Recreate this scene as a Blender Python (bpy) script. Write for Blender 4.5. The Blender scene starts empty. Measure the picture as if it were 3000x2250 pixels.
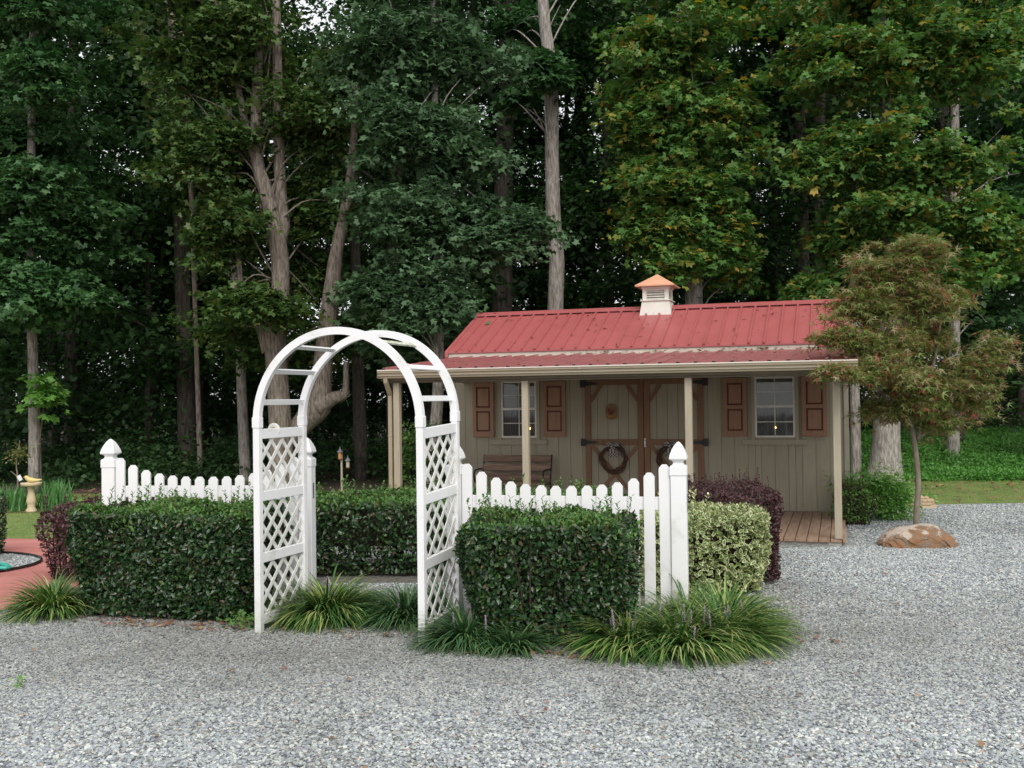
import bpy, bmesh, math, random
import numpy as np
from mathutils import Vector, Matrix, Euler
R = math.radians
random.seed(7)
rng = np.random.default_rng(11)
SC = bpy.context.scene

# ---------------------------------------------------------------- camera, sky, sun, exposure
FPX, YH, RO, EYE = 3050.0, 1168.0, .013, 1.86
cam_d = bpy.data.cameras.new('camera'); cam = bpy.data.objects.new('camera', cam_d)
SC.collection.objects.link(cam); SC.camera = cam
cam_d.sensor_width = 36; cam_d.lens = FPX / 3000 * 36
cam_d.clip_start = .1; cam_d.clip_end = 1000
cam.location = (0, 0, EYE)
cam.rotation_euler = (R(90) + math.atan((YH - 1125) / FPX), RO, 0)
w = bpy.data.worlds.new("World"); SC.world = w; w.use_nodes = True
nt = w.node_tree; bg = nt.nodes['Background']
sky = nt.nodes.new('ShaderNodeTexSky'); sky.sky_type = 'NISHITA'; sky.sun_disc = False
SUN_EL, SUN_AZ = 46, 168          # azimuth measured clockwise from +Y : behind the camera
sky.sun_elevation = R(SUN_EL); sky.sun_rotation = R(SUN_AZ)
sky.air_density = 1.0; sky.dust_density = 4.0; sky.ozone_density = 1.0
hs = nt.nodes.new('ShaderNodeHueSaturation'); hs.inputs['Saturation'].default_value = .45
# thin bright cloud cover : the clear sky mixed with a pale even cloud layer
cm = nt.nodes.new('ShaderNodeMix'); cm.data_type = 'RGBA'; cm.inputs['Factor'].default_value = .6; cm.inputs['B'].default_value = (7.9, 7.95, 8.05, 1)
nt.links.new(sky.outputs[0], hs.inputs['Color']); nt.links.new(hs.outputs[0], cm.inputs['A']); nt.links.new(cm.outputs['Result'], bg.inputs['Color'])
bg.inputs['Strength'].default_value = .15
sd = bpy.data.lights.new('sun', 'SUN'); sun = bpy.data.objects.new('sun', sd); SC.collection.objects.link(sun)
sd.energy = 1.5; sd.angle = R(32); sd.color = (1, .97, .90)
az, el = R(SUN_AZ), R(SUN_EL)
sdir = Vector((math.sin(az) * math.cos(el), math.cos(az) * math.cos(el), math.sin(el)))
sun.rotation_euler = sdir.to_track_quat('Z', 'Y').to_euler()
SC.view_settings.view_transform = 'Standard'; SC.view_settings.look = 'None'
SC.view_settings.gamma = 1; SC.view_settings.use_curve_mapping = False
SC.view_settings.exposure = 0.24
SC.cycles.max_bounces = 6; SC.cycles.diffuse_bounces = 3; SC.cycles.transmission_bounces = 4
SC.cycles.use_denoising = True

# ---------------------------------------------------------------- helpers
def tb(px, py):
    dx, dy = px - 1500, py - 1125
    return (dx - RO * dy) / FPX, (dy + RO * dx - (YH - 1125)) / FPX
def at(px, py, Y):
    t, b = tb(px, py); return Vector((t * Y, Y, EYE - b * Y))
def link(o):
    SC.collection.objects.link(o); return o
def tag(o, label=None, cat=None, group=None, kind=None):
    if label: o['label'] = label
    if cat: o['category'] = cat
    if group: o['group'] = group
    if kind: o['kind'] = kind
    return o
def empty(name, loc, rz=0, **k):
    o = link(bpy.data.objects.new(name, None)); o.location = loc; o.rotation_euler = (0, 0, rz)
    o.empty_display_size = .1
    return tag(o, **k)
def mobj(name, me, mat=None, parent=None, loc=(0, 0, 0), rot=(0, 0, 0), **k):
    if mat is not None and not me.materials: me.materials.append(mat)
    o = link(bpy.data.objects.new(name, me)); o.parent = parent; o.location = loc; o.rotation_euler = rot
    return tag(o, **k)
def pymesh(name, v, f, smooth=False):
    me = bpy.data.meshes.new(name); me.from_pydata([tuple(p) for p in v], [], f); me.update()
    if smooth:
        me.polygons.foreach_set('use_smooth', [True] * len(me.polygons))
    return me
class MB:
    """collects shapes into one mesh"""
    def __init__(s): s.v, s.f = [], []
    def add(s, v, f):
        b = len(s.v); s.v += [tuple(p) for p in v]; s.f += [tuple(i + b for i in q) for q in f]; return s
    def box(s, x0, x1, y0, y1, z0, z1, c=0.0):
        if c <= 0:
            v = [(x, y, z) for z in (z0, z1) for y in (y0, y1) for x in (x0, x1)]
            f = [(0, 2, 3, 1), (4, 5, 7, 6), (0, 1, 5, 4), (2, 6, 7, 3), (0, 4, 6, 2), (1, 3, 7, 5)]
            return s.add(v, f)
        bm = bmesh.new(); bmesh.ops.create_cube(bm, size=1)
        for q in bm.verts: q.co = Vector(((x0 + x1) / 2 + q.co.x * (x1 - x0), (y0 + y1) / 2 + q.co.y * (y1 - y0), (z0 + z1) / 2 + q.co.z * (z1 - z0)))
        bmesh.ops.bevel(bm, geom=bm.edges[:], offset=c, segments=1, affect='EDGES')
        bm.verts.index_update()
        s.add([q.co[:] for q in bm.verts], [[q.index for q in f.verts] for f in bm.faces]); bm.free(); return s
    def bar(s, a, b, w, h, up=(0, 0, 1), c=0.0):
        a, b = Vector(a), Vector(b); d = b - a; L = d.length; d.normalize()
        x = d.cross(Vector(up)); x.normalize(); z = x.cross(d)
        t = MB().box(-w / 2, w / 2, 0, L, -h / 2, h / 2, c)
        return s.add([a + x * p[0] + d * p[1] + z * p[2] for p in t.v], t.f)
    def tube(s, pts, rad, n=8, cap=True):
        pts = [Vector(p) for p in pts]; rad = list(rad) if hasattr(rad, '__len__') else [rad] * len(pts)
        v, f = [], []; ref = Vector((.31, .9, .2)).normalized()
        for i, p in enumerate(pts):
            d = (pts[min(i + 1, len(pts) - 1)] - pts[max(i - 1, 0)]); d.normalize()
            x = d.cross(ref); x.normalize(); y = d.cross(x)
            for k in range(n):
                a = 2 * math.pi * k / n; v.append(p + (x * math.cos(a) + y * math.sin(a)) * rad[i])
        for i in range(len(pts) - 1):
            for k in range(n):
                f.append((i * n + k, i * n + (k + 1) % n, (i + 1) * n + (k + 1) % n, (i + 1) * n + k))
        if cap: f.append(tuple(range(n))[::-1]); f.append(tuple((len(pts) - 1) * n + k for k in range(n)))
        return s.add(v, f)
    def lathe(s, prof, n=16, c=(0, 0, 0)):
        v, f = [], []
        for r, z in prof:
            for k in range(n):
                a = 2 * math.pi * k / n; v.append((c[0] + r * math.cos(a), c[1] + r * math.sin(a), c[2] + z))
        for i in range(len(prof) - 1):
            for k in range(n): f.append((i * n + k, i * n + (k + 1) % n, (i + 1) * n + (k + 1) % n, (i + 1) * n + k))
        f.append(tuple(range(n))[::-1]); f.append(tuple((len(prof) - 1) * n + k for k in range(n)))
        return s.add(v, f)
    def prism(s, poly, y0, y1):
        """poly in xz extruded along y"""
        n = len(poly); v = [(x, y0, z) for x, z in poly] + [(x, y1, z) for x, z in poly]
        f = [tuple(range(n)), tuple(range(2 * n - 1, n - 1, -1))] + [(i, i + n, (i + 1) % n + n, (i + 1) % n) for i in range(n)]
        return s.add(v, f)
    def mesh(s, name='m', smooth=False):
        return pymesh(name, s.v, s.f, smooth)
    def obj(s, name, mat, parent=None, smooth=False, loc=(0, 0, 0), rot=(0, 0, 0), **k):
        me = s.mesh(name, smooth)
        bm = bmesh.new(); bm.from_mesh(me); bmesh.ops.recalc_face_normals(bm, faces=bm.faces[:]); bm.to_mesh(me); bm.free()
        return mobj(name, me, mat, parent, loc, rot, **k)
def box(name, mat, parent, x0, x1, y0, y1, z0, z1, c=0.0, **k):
    return MB().box(x0, x1, y0, y1, z0, z1, c).obj(name, mat, parent, **k)

# ---------------------------------------------------------------- materials
def newmat(name):
    m = bpy.data.materials.new(name); m.use_nodes = True
    return m, m.node_tree, m.node_tree.nodes['Principled BSDF']
def N(nt, t, **k):
    n = nt.nodes.new(t)
    for a, b in k.items():
        if hasattr(n, a): setattr(n, a, b)
        else: n.inputs[a.replace('_', ' ')].default_value = b
    return n
def ramp(nt, stops, fac=None, interp='LINEAR'):
    r = nt.nodes.new('ShaderNodeValToRGB'); cr = r.color_ramp; cr.interpolation = interp
    while len(cr.elements) < len(stops): cr.elements.new(.5)
    for e, (p, c) in zip(cr.elements, stops): e.position = p; e.color = (*c, 1)
    if fac is not None: nt.links.new(fac, r.inputs['Fac'])
    return r
def coords(nt, scale=(1, 1, 1), kind='Object'):
    tc = nt.nodes.new('ShaderNodeTexCoord'); mp = nt.nodes.new('ShaderNodeMapping')
    mp.inputs['Scale'].default_value = scale; nt.links.new(tc.outputs[kind], mp.inputs['Vector'])
    return mp.outputs[0]
def surf(name, c1, c2, scale=(8, 8, 8), rough=.6, bump=.1, detail=6, ns=1.0, spread=(.3, .7), kind='Object', spec=.5, bumpdist=.01, rand=0.0):
    m, nt, b = newmat(name); v = coords(nt, scale, kind)
    n = N(nt, 'ShaderNodeTexNoise', Scale=ns, Detail=detail, Roughness=.6); nt.links.new(v, n.inputs['Vector'])
    r = ramp(nt, [(spread[0], c1), (spread[1], c2)], n.outputs['Fac'])
    out = r.outputs[0]
    if rand:
        oi = nt.nodes.new('ShaderNodeObjectInfo'); h = nt.nodes.new('ShaderNodeHueSaturation')
        mr = N(nt, 'ShaderNodeMapRange'); mr.inputs['To Min'].default_value = 1 - rand; mr.inputs['To Max'].default_value = 1 + rand
        nt.links.new(oi.outputs['Random'], mr.inputs['Value']); nt.links.new(mr.outputs[0], h.inputs['Value'])
        nt.links.new(out, h.inputs['Color']); out = h.outputs[0]
    nt.links.new(out, b.inputs['Base Color'])
    b.inputs['Roughness'].default_value = rough; b.inputs['Specular IOR Level'].default_value = spec
    if bump:
        bp = N(nt, 'ShaderNodeBump', Strength=bump, Distance=bumpdist); nt.links.new(n.outputs['Fac'], bp.inputs['Height']); nt.links.new(bp.outputs[0], b.inputs['Normal'])
    return m
def leafmat(name, cols, rough=.45, trans=.25, spec=.4, transcol=None):
    m, nt, b = newmat(name)
    g = nt.nodes.new('ShaderNodeNewGeometry'); stops = [(i / max(1, len(cols) - 1), c) for i, c in enumerate(cols)]
    r = ramp(nt, stops, g.outputs['Random Per Island'])
    nt.links.new(r.outputs[0], b.inputs['Base Color']); b.inputs['Roughness'].default_value = rough
    b.inputs['Specular IOR Level'].default_value = spec
    if trans:
        t = nt.nodes.new('ShaderNodeBsdfTranslucent'); mx = nt.nodes.new('ShaderNodeMixShader'); mx.inputs[0].default_value = trans
        h = nt.nodes.new('ShaderNodeHueSaturation'); h.inputs['Value'].default_value = 1.5; h.inputs['Saturation'].default_value = 1.15
        nt.links.new(r.outputs[0], h.inputs['Color']); nt.links.new(h.outputs[0], t.inputs['Color'])
        nt.links.new(b.outputs[0], mx.inputs[1]); nt.links.new(t.outputs[0], mx.inputs[2])
        nt.links.new(mx.outputs[0], nt.nodes['Material Output'].inputs['Surface'])
    return m
def flat(name, c, rough=.6, metal=0, spec=.5):
    m, nt, b = newmat(name); b.inputs['Base Color'].default_value = (*c, 1); b.inputs['Roughness'].default_value = rough
    b.inputs['Metallic'].default_value = metal; b.inputs['Specular IOR Level'].default_value = spec; return m

M = {}
def vinyl():
    m, nt, b = newmat('white vinyl'); v = coords(nt, (1, 1, 1), 'Object')
    n = N(nt, 'ShaderNodeTexNoise', Scale=3.0, Detail=8, Roughness=.7); nt.links.new(v, n.inputs['Vector'])
    r = ramp(nt, [(.30, (.56, .56, .50)), (.45, (.77, .77, .78)), (1, (.82, .82, .84))], n.outputs['Fac'])
    # grime and green film low on the posts, near the splashing ground
    g = nt.nodes.new('ShaderNodeNewGeometry'); s = nt.nodes.new('ShaderNodeSeparateXYZ'); nt.links.new(g.outputs['Position'], s.inputs[0])
    mr = N(nt, 'ShaderNodeMapRange'); mr.inputs['From Min'].default_value = .32; mr.inputs['From Max'].default_value = 0.0
    nt.links.new(s.outputs['Z'], mr.inputs['Value'])
    n2 = N(nt, 'ShaderNodeTexNoise', Scale=22.0, Detail=4); nt.links.new(v, n2.inputs['Vector'])
    mu = nt.nodes.new('ShaderNodeMath'); mu.operation = 'MULTIPLY'; nt.links.new(mr.outputs[0], mu.inputs[0]); nt.links.new(n2.outputs['Fac'], mu.inputs[1])
    mx = nt.nodes.new('ShaderNodeMix'); mx.data_type = 'RGBA'; nt.links.new(mu.outputs[0], mx.inputs['Factor'])
    nt.links.new(r.outputs[0], mx.inputs['A']); mx.inputs['B'].default_value = (.33, .36, .24, 1)
    nt.links.new(mx.outputs['Result'], b.inputs['Base Color']); b.inputs['Roughness'].default_value = .38
    return m
M['vinyl'] = vinyl()
M['lattice'] = surf('lattice vinyl', (.60, .60, .56), (.74, .74, .72), (2, 2, 2), .5, 0)
M['slot_shade'] = flat('mortise hole shade', (.10, .10, .11), .9)
M['siding'] = surf('painted siding', (.305, .272, .202), (.365, .328, .248), (30, 30, 2.2), .75, .25, rand=.03, bumpdist=.004)
M['trim'] = surf('light trim paint', (.33, .30, .24), (.42, .385, .31), (20, 20, 3), .65, .1, rand=.03)
M['fascia'] = surf('weathered fascia', (.42, .39, .33), (.58, .54, .46), (3, 20, 20), .7, .1)
M['post'] = surf('tan post paint', (.33, .28, .205), (.41, .36, .265), (30, 30, 2.5), .6, .25, rand=.04, bumpdist=.004)
M['gutter'] = surf('tan gutter enamel', (.29, .24, .165), (.34, .285, .20), (2, 5, 5), .4, 0)
M['gutterlip'] = flat('bright gutter lip', (.70, .66, .57), .35)
M['drip'] = flat('grey drip edge', (.20, .21, .25), .5)
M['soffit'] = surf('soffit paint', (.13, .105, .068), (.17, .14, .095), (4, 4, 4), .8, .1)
M['cedar'] = surf('stained cedar', (.16, .084, .043), (.24, .13, .07), (40, 40, 3), .65, .3, rand=.10, bumpdist=.004)
M['shutter'] = surf('brown shutter paint', (.25, .135, .083), (.32, .178, .112), (25, 25, 4), .6, .15, rand=.04)
M['shutdark'] = flat('dark shutter groove', (.12, .04, .02), .7)  # darker brown on the recessed field around each raised panel
def roofmat(nm, c1, c2, dirt):
    m = surf(nm, c1, c2, (1.6, 1.6, 1.6), .42, .03, spread=(.25, .75)); nt = m.node_tree; b = nt.nodes['Principled BSDF']
    v = coords(nt, (14, 3, 14)); n = N(nt, 'ShaderNodeTexNoise', Scale=2.0, Detail=9, Roughness=.75); nt.links.new(v, n.inputs['Vector'])
    r = ramp(nt, [(.50, (0, 0, 0)), (.78, (1, 1, 1))], n.outputs['Fac']); mu = nt.nodes.new('ShaderNodeMath'); mu.operation = 'MULTIPLY'; mu.inputs[1].default_value = dirt
    nt.links.new(r.outputs[0], mu.inputs[0])
    mx = nt.nodes.new('ShaderNodeMix'); mx.data_type = 'RGBA'; nt.links.new(mu.outputs[0], mx.inputs['Factor'])
    old = b.inputs['Base Color'].links[0].from_socket; nt.links.new(old, mx.inputs['A']); mx.inputs['B'].default_value = (.16, .09, .07, 1)
    nt.links.new(mx.outputs['Result'], b.inputs['Base Color']); return m
M['roof'] = roofmat('red metal roofing', (.32, .078, .078), (.375, .10, .10), .3)
M['roof2'] = roofmat('dirty red metal roofing', (.27, .092, .09), (.34, .12, .12), 1.0)
M['deck'] = surf('weathered deck boards', (.22, .135, .085), (.36, .245, .165), (22, 2.5, 10), .75, .3, rand=.14, bumpdist=.004)
M['deckskirt'] = surf('grey skirt board', (.30, .27, .25), (.42, .38, .36), (3, 20, 20), .8, .2)
M['winframe'] = surf('white window frame', (.60, .59, .54), (.72, .71, .66), (5, 5, 5), .5, 0)
M['curtain'] = surf('sheer curtain', (.055, .05, .053), (.11, .10, .106), (30, 30, 1), .9, .1)
M['dark'] = flat('painted interior shade', (.02, .02, .022), .9)
M['iron'] = flat('black iron', (.012, .012, .012), .5)
M['benchwood'] = surf('weathered bench slats', (.13, .075, .05), (.29, .19, .14), (3, 30, 30), .75, .4, rand=.15, bumpdist=.004)
M['copper'] = surf('bright copper', (.56, .28, .165), (.66, .36, .23), (4, 4, 4), .45, .02)
M['cupola'] = surf('cupola paint', (.56, .54, .47), (.66, .64, .58), (6, 6, 6), .55, .03)
M['bark_pale'] = surf('pale furrowed bark', (.15, .13, .11), (.42, .385, .355), (26, 26, 5), .9, 1.0, detail=9, spread=(.36, .66), bumpdist=.03)
M['bark_dark'] = surf('dark furrowed bark', (.030, .024, .019), (.115, .094, .078), (22, 22, 4), .9, 1.0, detail=9, spread=(.36, .66), bumpdist=.03)
M['bark_smooth'] = surf('smooth maple bark', (.13, .105, .075), (.25, .21, .165), (14, 14, 8), .8, .5, detail=8)
M['bark_mid'] = surf('brown grey furrowed bark', (.09, .072, .058), (.27, .225, .19), (26, 26, 5), .9, 1.0, detail=9, spread=(.36, .66), bumpdist=.03)
M['twig_and_core'] = surf('hedge twigs and dark core', (.018, .013, .008), (.05, .036, .022), (30, 30, 30), .95, .8)  # real stems, plus the core block standing in for shade inside hedges
M['gravelbase'] = None
# ---------------------------------------------------------------- leaf scattering
def norm(a): return a / np.maximum(1e-9, np.linalg.norm(a, axis=-1, keepdims=True))
T_OVAL = (np.array([(0, 0, 0), (-.24, .3, .05), (-.2, .7, .04), (0, 1, -.05), (.2, .7, .04), (.24, .3, .05)]), [(0, 3, 2, 1), (0, 5, 4, 3)])
T_DIA = (np.array([(0, 0, 0), (-.33, .5, .06), (0, 1, 0), (.33, .5, .06)]), [(0, 2, 1), (0, 3, 2)])
def star(lobes, inner, w0=1.0):
    p = [(0, 0, 0)]
    for i, (a, r) in enumerate(lobes):
        p.append((math.sin(R(a)) * r * w0, math.cos(R(a)) * r, -.10 * r))
        if i < len(lobes) - 1:
            am = (a + lobes[i + 1][0]) / 2; p.append((math.sin(R(am)) * inner * w0, math.cos(R(am)) * inner, .02))
    return (np.array(p) , [tuple(range(len(p)))])
T_MAPLE = star([(-118, .58), (-55, .86), (0, 1.0), (55, .86), (118, .58)], .56)
T_JAP = star([(-100, .5), (-55, .85), (0, 1.0), (55, .85), (100, .5)], .17)
def scatter(name, tmpl, pos, nrm, tip, size):
    """one mesh of many leaves: tip = direction the leaf points, nrm = leaf normal"""
    V, F = tmpl; n = len(pos); k = len(V)
    y = norm(tip); x = norm(np.cross(y, nrm)); z = np.cross(x, y)
    s = np.asarray(size).reshape(-1, 1, 1)
    vv = pos[:, None, :] + s * (V[None, :, 0, None] * x[:, None, :] + V[None, :, 1, None] * y[:, None, :] + V[None, :, 2, None] * z[:, None, :])
    vv = vv.reshape(-1, 3).astype(np.float32)
    loops = np.concatenate([np.array(f) for f in F]); ln = [len(f) for f in F]
    L = (loops[None, :] + (np.arange(n) * k)[:, None]).ravel().astype(np.int32)
    tot = np.tile(np.array(ln, dtype=np.int32), n); st = np.concatenate([[0], np.cumsum(tot)[:-1]]).astype(np.int32)
    me = bpy.data.meshes.new(name); me.vertices.add(len(vv)); me.vertices.foreach_set('co', vv.ravel())
    me.loops.add(len(L)); me.loops.foreach_set('vertex_index', L)
    me.polygons.add(len(tot)); me.polygons.foreach_set('loop_start', st)
    try: me.polygons.foreach_set('loop_total', tot)
    except Exception: pass
    me.update(calc_edges=True); me.validate(); return me
def rdir(n):
    return norm(rng.normal(size=(n, 3)))
def blades(name, roots, az, length, lean, width, droop=1.0, seg=5):
    """grass blades, arching strips; arrays of equal length"""
    n = len(roots); t = np.linspace(0, 1, seg + 1)
    ang = lean[:, None] + droop * t[None, :] ** 1.3          # angle from vertical along the blade
    ds = (length / seg)[:, None]
    r = np.cumsum(np.sin(ang) * ds, axis=1) - np.sin(ang[:, :1]) * ds
    z = np.cumsum(np.cos(ang) * ds, axis=1) - np.cos(ang[:, :1]) * ds
    c, s = np.cos(az)[:, None], np.sin(az)[:, None]
    P = np.stack([roots[:, 0:1] + r * c, roots[:, 1:2] + r * s, np.maximum(roots[:, 2:3] + z, .01)], -1)
    wd = (width[:, None] * (1 - t[None, :] ** 2.2) * .5 + .0004)[..., None]
    side = np.stack([-s, c, 0 * c], -1)
    A = P - side * wd; B = P + side * wd
    V = np.stack([A, B], 2).reshape(-1, 3).astype(np.float32)
    base = (np.arange(n) * (seg + 1) * 2)[:, None, None] + (np.arange(seg) * 2)[None, :, None]
    L = (base + np.array([0, 1, 3, 2])[None, None, :]).ravel().astype(np.int32); q = n * seg
    me = bpy.data.meshes.new(name); me.vertices.add(len(V)); me.vertices.foreach_set('co', V.ravel())
    me.loops.add(len(L)); me.loops.foreach_set('vertex_index', L)
    me.polygons.add(q); me.polygons.foreach_set('loop_start', (np.arange(q) * 4).astype(np.int32))
    try: me.polygons.foreach_set('loop_total', np.full(q, 4, dtype=np.int32))
    except Exception: pass
    me.update(calc_edges=True); return me

M['hedge'] = leafmat('glossy hedge leaves', [(.010, .028, .011), (.016, .048, .016), (.022, .062, .018), (.035, .095, .026), (.018, .05, .018), (.028, .078, .024), (.07, .05, .02), (.016, .045, .016), (.08, .17, .035)], .34, .12, .55)
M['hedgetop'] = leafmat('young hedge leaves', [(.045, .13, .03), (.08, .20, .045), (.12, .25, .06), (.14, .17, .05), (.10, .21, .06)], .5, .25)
M['burg'] = leafmat('burgundy leaves', [(.028, .016, .016), (.055, .022, .026), (.10, .036, .045), (.05, .045, .03), (.16, .065, .08), (.075, .028, .035), (.06, .06, .035)], .45, .2)
M['vari'] = leafmat('variegated leaves', [(.16, .24, .06), (.48, .50, .25), (.62, .64, .38), (.72, .73, .48), (.30, .36, .13), (.60, .60, .34)], .45, .2)
M['varigreen'] = leafmat('green leaf centres', [(.04, .10, .02), (.09, .17, .04), (.14, .22, .06), (.06, .13, .03)], .45, .2)
M['lirio'] = leafmat('striped grass blades', [(.018, .065, .014), (.03, .095, .02), (.045, .125, .026), (.07, .17, .035), (.10, .22, .045), (.03, .10, .02), (.42, .46, .16), (.05, .14, .03), (.30, .38, .11), (.40, .45, .18)], .4, .2)
M['lirio_plain'] = leafmat('green grass blades', [(.025, .07, .03), (.04, .11, .04), (.07, .16, .06), (.14, .22, .08), (.05, .12, .05)], .4, .2)
M['spike'] = leafmat('lilac flower spikes', [(.26, .20, .27), (.36, .28, .36), (.20, .16, .20)], .7, 0)
M['maple_leaf'] = leafmat('broad green leaves', [(.02, .062, .022), (.034, .095, .03), (.052, .13, .04), (.078, .17, .054), (.042, .105, .034)], .5, .22)
M['grey_leaf'] = leafmat('grey green leaves', [(.036, .08, .034), (.055, .112, .05), (.075, .145, .065), (.10, .18, .085), (.055, .12, .045)], .55, .2)
M['yellow_leaf'] = leafmat('green leaves turning yellow', [(.045, .12, .03), (.065, .16, .035), (.085, .20, .045), (.11, .23, .055), (.08, .18, .04), (.095, .21, .05), (.065, .155, .035), (.13, .22, .045), (.07, .17, .035), (.09, .20, .045), (.08, .18, .04), (.28, .25, .04), (.07, .17, .035), (.085, .19, .045), (.34, .22, .04), (.065, .15, .035)], .5, .25)
M['oak_leaf'] = leafmat('oak leaves', [(.026, .062, .016), (.042, .092, .022), (.062, .125, .03), (.085, .15, .036), (.10, .12, .03)], .55, .22)
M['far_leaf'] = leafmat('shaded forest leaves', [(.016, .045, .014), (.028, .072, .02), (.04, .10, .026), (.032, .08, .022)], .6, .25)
M['jap_leaf'] = leafmat('red green maple leaves', [(.10, .16, .035), (.14, .21, .045), (.19, .25, .06), (.26, .19, .10), (.12, .18, .035), (.30, .05, .06), (.18, .25, .06), (.36, .28, .18), (.11, .17, .035), (.15, .21, .05), (.24, .15, .08)], .5, .3)
M['box_leaf'] = leafmat('small bright leaves', [(.08, .20, .035), (.13, .30, .055), (.19, .39, .09), (.25, .46, .12)], .45, .25)
M['cover'] = leafmat('ground cover leaves', [(.05, .17, .025), (.08, .24, .035), (.11, .30, .05), (.065, .20, .03)], .5, .25)
M['grassblade'] = leafmat('lawn blades', [(.12, .24, .04), (.16, .30, .05), (.21, .34, .07), (.24, .30, .09)], .6, .25)
M['iris'] = leafmat('iris leaves', [(.05, .16, .045), (.08, .23, .06), (.12, .30, .09), (.18, .32, .13)], .5, .2)
M['dead_leaf'] = leafmat('fallen leaves', [(.11, .055, .032), (.18, .09, .055), (.28, .18, .10), (.15, .07, .04), (.38, .26, .14), (.26, .06, .045)], .7, .1)
M['nandina'] = leafmat('nandina leaves', [(.025, .07, .02), (.05, .13, .03), (.10, .20, .04), (.17, .24, .06)], .4, .25)

# ---------------------------------------------------------------- ground
def sheet(name, poly, z, mat, **k):
    me = pymesh(name, [(x, y, z) for x, y in poly], [tuple(range(len(poly)))])
    bm = bmesh.new(); bm.from_mesh(me); bmesh.ops.triangulate(bm, faces=bm.faces[:]); bmesh.ops.recalc_face_normals(bm, faces=bm.faces[:])
    if sum(f.normal.z for f in bm.faces) < 0: bmesh.ops.reverse_faces(bm, faces=bm.faces[:])
    bm.to_mesh(me); bm.free()
    return mobj(name, me, mat, kind='structure', **k)
def gravelmat():
    m, nt, b = newmat('crushed grey stone'); v = coords(nt, (1, 1, 1))
    vo = N(nt, 'ShaderNodeTexVoronoi', Scale=34.0); nt.links.new(v, vo.inputs['Vector'])
    sp = nt.nodes.new('ShaderNodeSeparateColor'); nt.links.new(vo.outputs['Color'], sp.inputs[0])
    r = ramp(nt, [(0, (.10, .105, .12)), (.25, (.19, .205, .21)), (.5, (.28, .305, .30)), (.75, (.37, .395, .38)), (.93, (.52, .53, .50)), (1, (.36, .29, .24))], sp.outputs[0])
    n = N(nt, 'ShaderNodeTexNoise', Scale=.55, Detail=5, Roughness=.65); nt.links.new(v, n.inputs['Vector'])
    r2 = ramp(nt, [(.36, (.66, .63, .58)), (.56, (1, 1, 1))], n.outputs['Fac'])
    mx = nt.nodes.new('ShaderNodeMix'); mx.data_type = 'RGBA'; mx.blend_type = 'MULTIPLY'; mx.inputs['Factor'].default_value = 1
    nt.links.new(r.outputs[0], mx.inputs['A']); nt.links.new(r2.outputs[0], mx.inputs['B'])
    nt.links.new(mx.outputs['Result'], b.inputs['Base Color']); b.inputs['Roughness'].default_value = .85
    bp = N(nt, 'ShaderNodeBump', Strength=.9, Distance=.02); bp.invert = True
    nt.links.new(vo.outputs['Distance'], bp.inputs['Height']); nt.links.new(bp.outputs[0], b.inputs['Normal'])
    return m
M['gravelbase'] = gravelmat()
M['soil'] = surf('leaf litter', (.028, .018, .012), (.085, .05, .033), (3, 3, 3), .95, .6, detail=10)
M['lawn'] = surf('short lawn', (.10, .17, .04), (.23, .24, .085), (1.3, 1.3, 1.3), .9, .5, detail=12)
M['mulch'] = surf('bed mulch', (.05, .03, .02), (.14, .08, .05), (14, 14, 14), .95, .8)
def concrete():
    m = surf('red stained concrete', (.42, .135, .12), (.56, .24, .21), (.7, 1.6, 1), .55, .08, detail=8, spread=(.3, .72)); return m
M['path'] = concrete()
# woodland floor: one big sheet to the horizon, gently rising to the right behind the lawn
def hgt(x, y):
    k = min(1, max(0, (y - 22.0) / 7)); k = k * k * (3 - 2 * k)
    r = min(1, max(0, (x + 2) / 12)); r = r * r * (3 - 2 * r)
    return (.02 + .62 * r) * k + .03 * math.sin(x * 1.3) * math.sin(y * .9) * k
xs = list(range(-300, -30, 30)) + list(range(-30, 31, 1)) + list(range(60, 301, 30))
ys = list(range(-60, 20, 10)) + list(range(20, 36, 1)) + list(range(40, 80, 5)) + list(range(100, 401, 50))
gv = [(x, y, hgt(x, y) - .03) for y in ys for x in xs]; nx = len(xs)
gf = [(j * nx + i, j * nx + i + 1, (j + 1) * nx + i + 1, (j + 1) * nx + i) for j in range(len(ys) - 1) for i in range(nx - 1)]
mobj('ground', pymesh('ground', gv, gf, True), M['soil'], kind='structure')
G_EDGE = [(-12, 5.6), (-5.4, 7.9), (-4.64, 9.38), (-4.54, 9.97), (-4.35, 10.9), (-4.0, 12.0), (-3.2, 12.9), (-1.0, 14.0), (2, 13.6), (4.1, 13), (5.2, 17.0), (6.9, 17.42), (8.6, 17.5), (12, 17.3), (18, 17.6), (30, 17.8), (30, -20), (-12, -20)]
sheet('gravel_drive', G_EDGE, .0, M['gravelbase'])
sheet('lawn', [(-14, 14.95), (-7.17, 14.53), (-6.2, 14.26), (-5, 13.75), (-3.5, 13.3), (-2.2, 14.0), (-2.3, 21.4), (-9.0, 21.7), (-14, 21.8), (-30, 22), (-30, 14.8)], -.004, M['lawn'])
sheet('side_lawn', [(5.2, 17.004), (6.9, 17.424), (8.6, 17.504), (12, 17.304), (18, 17.604), (40, 17.804), (40, 22.3), (12, 22.3), (8, 22.0), (4.9, 21.7), (4.9, 19.6)], -.008, M['lawn'])
sheet('concrete_path', [(-30, 5), (-14, 5.0), (-12, 5.604), (-5.4, 7.904), (-4.644, 9.384), (-4.544, 9.974), (-4.354, 10.904), (-4.004, 12.004), (-3.204, 12.904), (-1.6, 13.7), (-2.2, 14.3), (-3.5, 13.302), (-5, 13.752), (-6.2, 14.262), (-7.17, 14.532), (-14, 14.952), (-30, 14.8)], .012, M['path'])
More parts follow.
